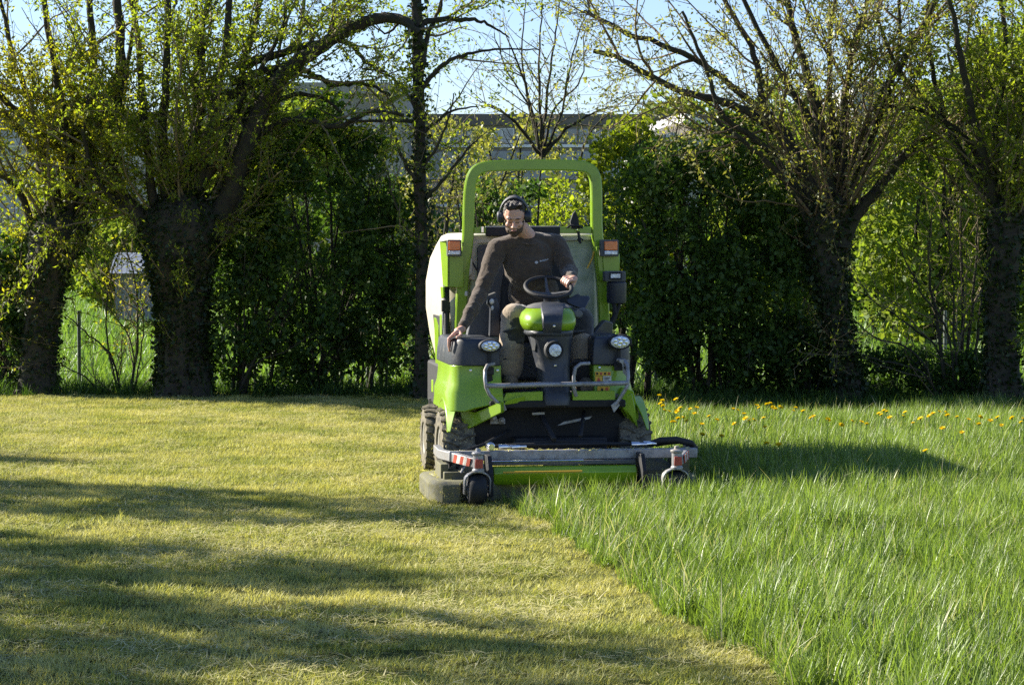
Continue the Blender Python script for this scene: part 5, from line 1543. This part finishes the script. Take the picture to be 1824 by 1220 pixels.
def scatter(name, pts, sources, label, cat, smin=.8, smax=1.2, seed=0, tilt=.08, scl=None):
    rng = np.random.default_rng(seed)
    n = len(pts)
    me = bpy.data.meshes.new(name)
    me.vertices.add(n); me.vertices.foreach_set('co', np.asarray(pts, np.float32).ravel())
    a = me.attributes.new('rot', 'FLOAT_VECTOR', 'POINT')
    a.data.foreach_set('vector', np.stack([rng.normal(0, tilt, n), rng.normal(0, tilt, n), rng.uniform(0, 6.28, n)], 1).astype(np.float32).ravel())
    a = me.attributes.new('scl', 'FLOAT', 'POINT'); a.data.foreach_set('value', (rng.uniform(smin, smax, n) * (1 if scl is None else scl)).astype(np.float32))
    a = me.attributes.new('idx', 'INT', 'POINT'); a.data.foreach_set('value', rng.integers(0, len(sources), n).astype(np.int32))
    o = bpy.data.objects.new(name, me); COL.objects.link(o)
    c = bpy.data.collections.new(name + '_sources')
    for s_ in sources: c.objects.link(s_)
    nt = bpy.data.node_groups.new(name + '_nodes', 'GeometryNodeTree')
    nt.interface.new_socket('Geometry', in_out='INPUT', socket_type='NodeSocketGeometry')
    nt.interface.new_socket('Geometry', in_out='OUTPUT', socket_type='NodeSocketGeometry')
    gi = nt.nodes.new('NodeGroupInput'); go = nt.nodes.new('NodeGroupOutput')
    m2p = nt.nodes.new('GeometryNodeMeshToPoints')
    ci = nt.nodes.new('GeometryNodeCollectionInfo'); ci.inputs[0].default_value = c; ci.inputs[1].default_value = True; ci.inputs[2].default_value = True
    iop = nt.nodes.new('GeometryNodeInstanceOnPoints'); iop.inputs['Pick Instance'].default_value = True
    def na(nm, t):
        x = nt.nodes.new('GeometryNodeInputNamedAttribute'); x.data_type = t; x.inputs[0].default_value = nm
        return x.outputs[0]
    nt.links.new(gi.outputs[0], m2p.inputs[0]); nt.links.new(m2p.outputs[0], iop.inputs['Points'])
    nt.links.new(ci.outputs[0], iop.inputs['Instance'])
    nt.links.new(na('idx', 'INT'), iop.inputs['Instance Index'])
    nt.links.new(na('rot', 'FLOAT_VECTOR'), iop.inputs['Rotation'])
    nt.links.new(na('scl', 'FLOAT'), iop.inputs['Scale'])
    nt.links.new(iop.outputs[0], go.inputs[0])
    md = o.modifiers.new('scatter', 'NODES'); md.node_group = nt
    props(o, label, cat, kind='stuff')
    return o
def is_tall(x, y):
    dx, dy = x - MOW.x, y - MOW.y
    xl = dx * MU.x + dy * MU.y; yl = dx * MV.x + dy * MV.y
    wob = .025 * np.sin(y * 3.1) + .03 * np.sin(y * 7.3 + 1)
    edge = np.where(yl < .12, -.41 - .024 * yl, .98) + wob
    # the strip under and just behind the deck is being cut
    return (xl > edge) & (y < 21.2 + .5 * np.sin(x * 1.7))
def zof(pts):
    for p in pts: p[2] = gz(p[0], p[1]) - .004
    return pts
rngG = np.random.default_rng(7)
def field(x0f, x1f, y0, y1, dens):
    """points over the wedge seen by the camera, a little beyond its sides"""
    P_ = []
    area = 0
    n = int(dens * (y1 - y0) * (x1f(y1) - x0f(y1) + x1f(y0) - x0f(y0)) / 2 * 1.6)
    y = rngG.uniform(y0, y1, n)
    x = np.array([rngG.uniform(x0f(y1), x1f(y1)) for _ in range(n)])
    k = (x > np.array([x0f(v) for v in y])) & (x < np.array([x1f(v) for v in y]))
    return np.stack([x[k], y[k], np.zeros(k.sum())], 1)
xl_ = lambda y: -.2246 * y - .9
xr_ = lambda y: .2246 * y + .9
# tall grass
tall_src = [blades('tall_tuft', GR_TALL, 46, .085, .08, .31, .0105, .27, .26, 200 + k) for k in range(6)]
seed_src = [blades('dry_and_glint_tuft', GR_SEED, 4, .05, .14, .32, .0075, .30, .35, 230 + k, tmid=.5) for k in range(4)]  # dry blades, many of them standing in for whitish highlights on green ones
P_ = field(xl_, xr_, 7.2, 21.8, 150)
P_ = P_[is_tall(P_[:, 0], P_[:, 1])]
hn = np.array([1 + .27 * mnoise.noise(Vector((p[0] * .9, p[1] * .9, 5))) + .14 * mnoise.noise(Vector((p[0] * 3, p[1] * 3, 8))) for p in P_])
# blades in front of the deck are already pressed down and eaten short
def edge_dist(x, y):
    dx, dy = x - MOW.x, y - MOW.y
    xl = dx * MU.x + dy * MU.y; yl = dx * MV.x + dy * MV.y
    return np.where(yl < .12, xl + .41 + .024 * yl, xl - .98)
hn = hn * np.clip(.68 + edge_dist(P_[:, 0], P_[:, 1]) * 1.0, .62, 1.0)
scatter('tall_grass', zof(P_), tall_src, 'tall uncut meadow grass right of the mower and in front of its deck', 'grass', .72, 1.1, 1, .10, scl=hn * .82)
k = rngG.random(len(P_)) < .32
scatter('dry_and_glint_grass', P_[k], seed_src, 'pale dry stalks and painted blade highlights standing among the tall green grass', 'grass', .6, 1.05, 2, .2)
# mown lawn
mown_src = [blades('mown_patch', GR_MOWN, 420, (.15, .15), .018, .048, .0042, .6, .5, 260 + k, nseg=2, tmid=.45) for k in range(5)]
clip_src = [blades('clipping_patch', GR_CLIP, 60, (.16, .16), .03, .08, .0045, .2, .12, 280 + k, nseg=2, flat=1.25) for k in range(4)]
gx, gy = np.meshgrid(np.arange(-7, 2.4, .20), np.arange(7.2, 25.6, .20))
P_ = np.stack([gx.ravel(), gy.ravel(), np.zeros(gx.size)], 1)
P_[:, :2] += rngG.uniform(-.07, .07, (len(P_), 2))
P_ = P_[(P_[:, 0] > xl_(P_[:, 1])) & (P_[:, 0] < xr_(P_[:, 1]))]
P_ = P_[~is_tall(P_[:, 0], P_[:, 1]) & ~((P_[:, 0] > 1.2) & (P_[:, 1] > 21))]
scatter('mown_grass', zof(P_), mown_src, 'short freshly mown yellow-green lawn on the left', 'grass', .85, 1.2, 3, .05)
cn = np.array([mnoise.noise(Vector((p[0] * 1.1, p[1] * .5, 2))) + .5 * mnoise.noise(Vector((p[0] * 4, p[1] * 2, 2))) for p in P_])
xlm = (P_[:, 0] - MOW.x) * MU.x + (P_[:, 1] - MOW.y) * MU.y
cn += .28 * np.sin(xlm * 2 * math.pi / 1.35)
k = (cn > -.05) & (rngG.random(len(P_)) < .8)
Q_ = P_[k].copy(); Q_[:, 2] += .018
scatter('grass_clippings', Q_, clip_src, 'pale cut grass clippings lying on the mown lawn', 'grass', .8, 1.3, 4, .06)
# rough shaded growth at the foot of the trees and the meadow beyond them
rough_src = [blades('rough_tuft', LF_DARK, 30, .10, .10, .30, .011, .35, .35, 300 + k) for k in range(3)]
n = 900
P_ = np.stack([rngG.uniform(-6.5, 6.5, n), rngG.uniform(24.2, 25.6, n), np.zeros(n)], 1)
P2 = np.stack([rngG.uniform(1.5, 6.5, n), rngG.uniform(21.2, 24.5, n), np.zeros(n)], 1)
scatter('undergrowth', zof(np.concatenate([P_, P2])), rough_src, 'shaded rough growth at the feet of the trees', 'undergrowth', .5, 1.1, 5, .15)
md_src = [blades('meadow_tuft', LF_MEADOW, 40, .30, .10, .34, .02, .35, .3, 320 + k) for k in range(3)]
n = 9000
yy = 26.5 + 68 * rngG.random(n) ** 1.5
P_ = np.stack([rngG.uniform(-1, 1, n) * (.235 * yy + 1.5), yy, np.zeros(n)], 1)
scatter('meadow_grass', zof(P_), md_src, 'bright sunlit meadow grass beyond the row of trees', 'grass', .8, 1.8, 6, .15)

# ================================================================== dandelions
DAN = [(1173, 705), (1186, 715), (1180, 720), (1186, 724), (1206, 713), (1194, 733), (1207, 732), (1219, 727), (1224, 729), (1236, 727), (1238, 736), (1218, 744), (1207, 746), (1222, 750), (1193, 751), (1186, 731), (1195, 752),
       (1304, 729), (1318, 731), (1330, 737), (1352, 722), (1366, 720), (1372, 719), (1374, 725), (1384, 728), (1388, 726), (1334, 750), (1340, 748), (1303, 754), (1352, 744), (1359, 761), (1411, 726), (1414, 731), (1427, 733), (1442, 744), (1245, 773), (1281, 776), (1370, 790), (1398, 792), (1330, 745),
       (1497, 757), (1516, 750), (1543, 755), (1560, 737), (1568, 733), (1575, 733), (1614, 735), (1608, 742), (1640, 746), (1658, 737), (1668, 734), (1661, 741), (1681, 734), (1684, 741), (1683, 763), (1804, 745), (1821, 747), (1816, 752), (1640, 804), (1564, 739), (1531, 752), (1350, 727)]
rd = random.Random(3)
DAN += [(1700, 742), (1722, 748), (1745, 743), (1762, 750), (1780, 744), (1738, 756), (1625, 752), (1590, 744), (1475, 748), (1455, 741), (1262, 742), (1276, 748), (1252, 756), (1792, 758), (1712, 771)]
def dandelion_src():
    root = empty('dandelion')
    s = MB(); s.tube([(0, 0, 0), (.006, 0, .5), (0, .004, 1.0)], .0022, 5); st = s.build('stem', STALK, root)
    V = []; F = []
    for lay, (cnt, r_, el) in enumerate(((16, .024, .25), (14, .020, .6), (10, .013, 1.0))):
        for i in range(cnt):
            a = 2 * math.pi * i / cnt + lay * .3
            dr = Vector((math.cos(a) * math.cos(el), math.sin(a) * math.cos(el), math.sin(el))); sd = Vector((-math.sin(a), math.cos(a), 0)) * .0034
            o_ = len(V); V += [sd * -.4, sd * .4, dr * r_ + sd, dr * r_ - sd]; F.append((o_, o_ + 1, o_ + 2, o_ + 3))
    s = MB(); s.add(V, F); fl_ = s.build('flower_head', PETAL, root, smooth=False)
    s = MB(); s.ell((0, 0, -.003), (.007, .007, .007), 8, 6); s.build('sepals', STALK, root)
    return root
dsrc = dandelion_src()
for i, (px, py) in enumerate(DAN):
    hh = .27 + rd.uniform(-.03, .06)
    Y = (CAM_H - hh) * FPX / (py - 441)
    p = at(px, py, Y)
    if i == 0:
        root = dsrc; kids = list(dsrc.children)
    else:
        root = dsrc.copy(); COL.objects.link(root); kids = []
        for ch in list(dsrc.children):
            c = ch.copy(); COL.objects.link(c); c.parent = root; kids.append(c)
    root.location = (p.x, p.y, gz(p.x, p.y)); root.rotation_euler = (rd.uniform(-.1, .1), rd.uniform(-.1, .1), rd.uniform(0, 6))
    for c in kids:
        nm = c.name.split('.')[0]
        if nm == 'stem': c.scale = (1, 1, p.z)
        else:
            c.location = (0, .004, p.z); sc = rd.uniform(.75, 1.1); c.scale = (sc, sc, sc); 
            if nm == 'flower_head': c.rotation_euler = (rd.uniform(.2, .7), rd.uniform(-.3, .3), 0)
    if (px, py) in ((1245, 773), (1281, 776), (1370, 790), (1398, 792)): lb = 'dandelion in the tall grass just behind the mower shadow'
    elif (px, py) == (1640, 804): lb = 'lone small dandelion low in the grass near the tip of the mower shadow'
    elif (px, py) == (1683, 763): lb = 'single dandelion standing nearer than the row before the rightmost willow'
    elif px < 1280: lb = 'yellow dandelion of the dense patch right beside the mower'
    elif px < 1460: lb = 'yellow dandelion of the row in front of the round hawthorn'
    elif px < 1590: lb = 'yellow dandelion in front of the leaning willow trunk'
    elif px < 1725: lb = 'yellow dandelion of the row before the fan-shaped bare shrub'
    else: lb = 'yellow dandelion at the right picture edge, before the rightmost willow'
    props(root, lb, 'dandelion', 'dandelions in the tall grass right of the mower')
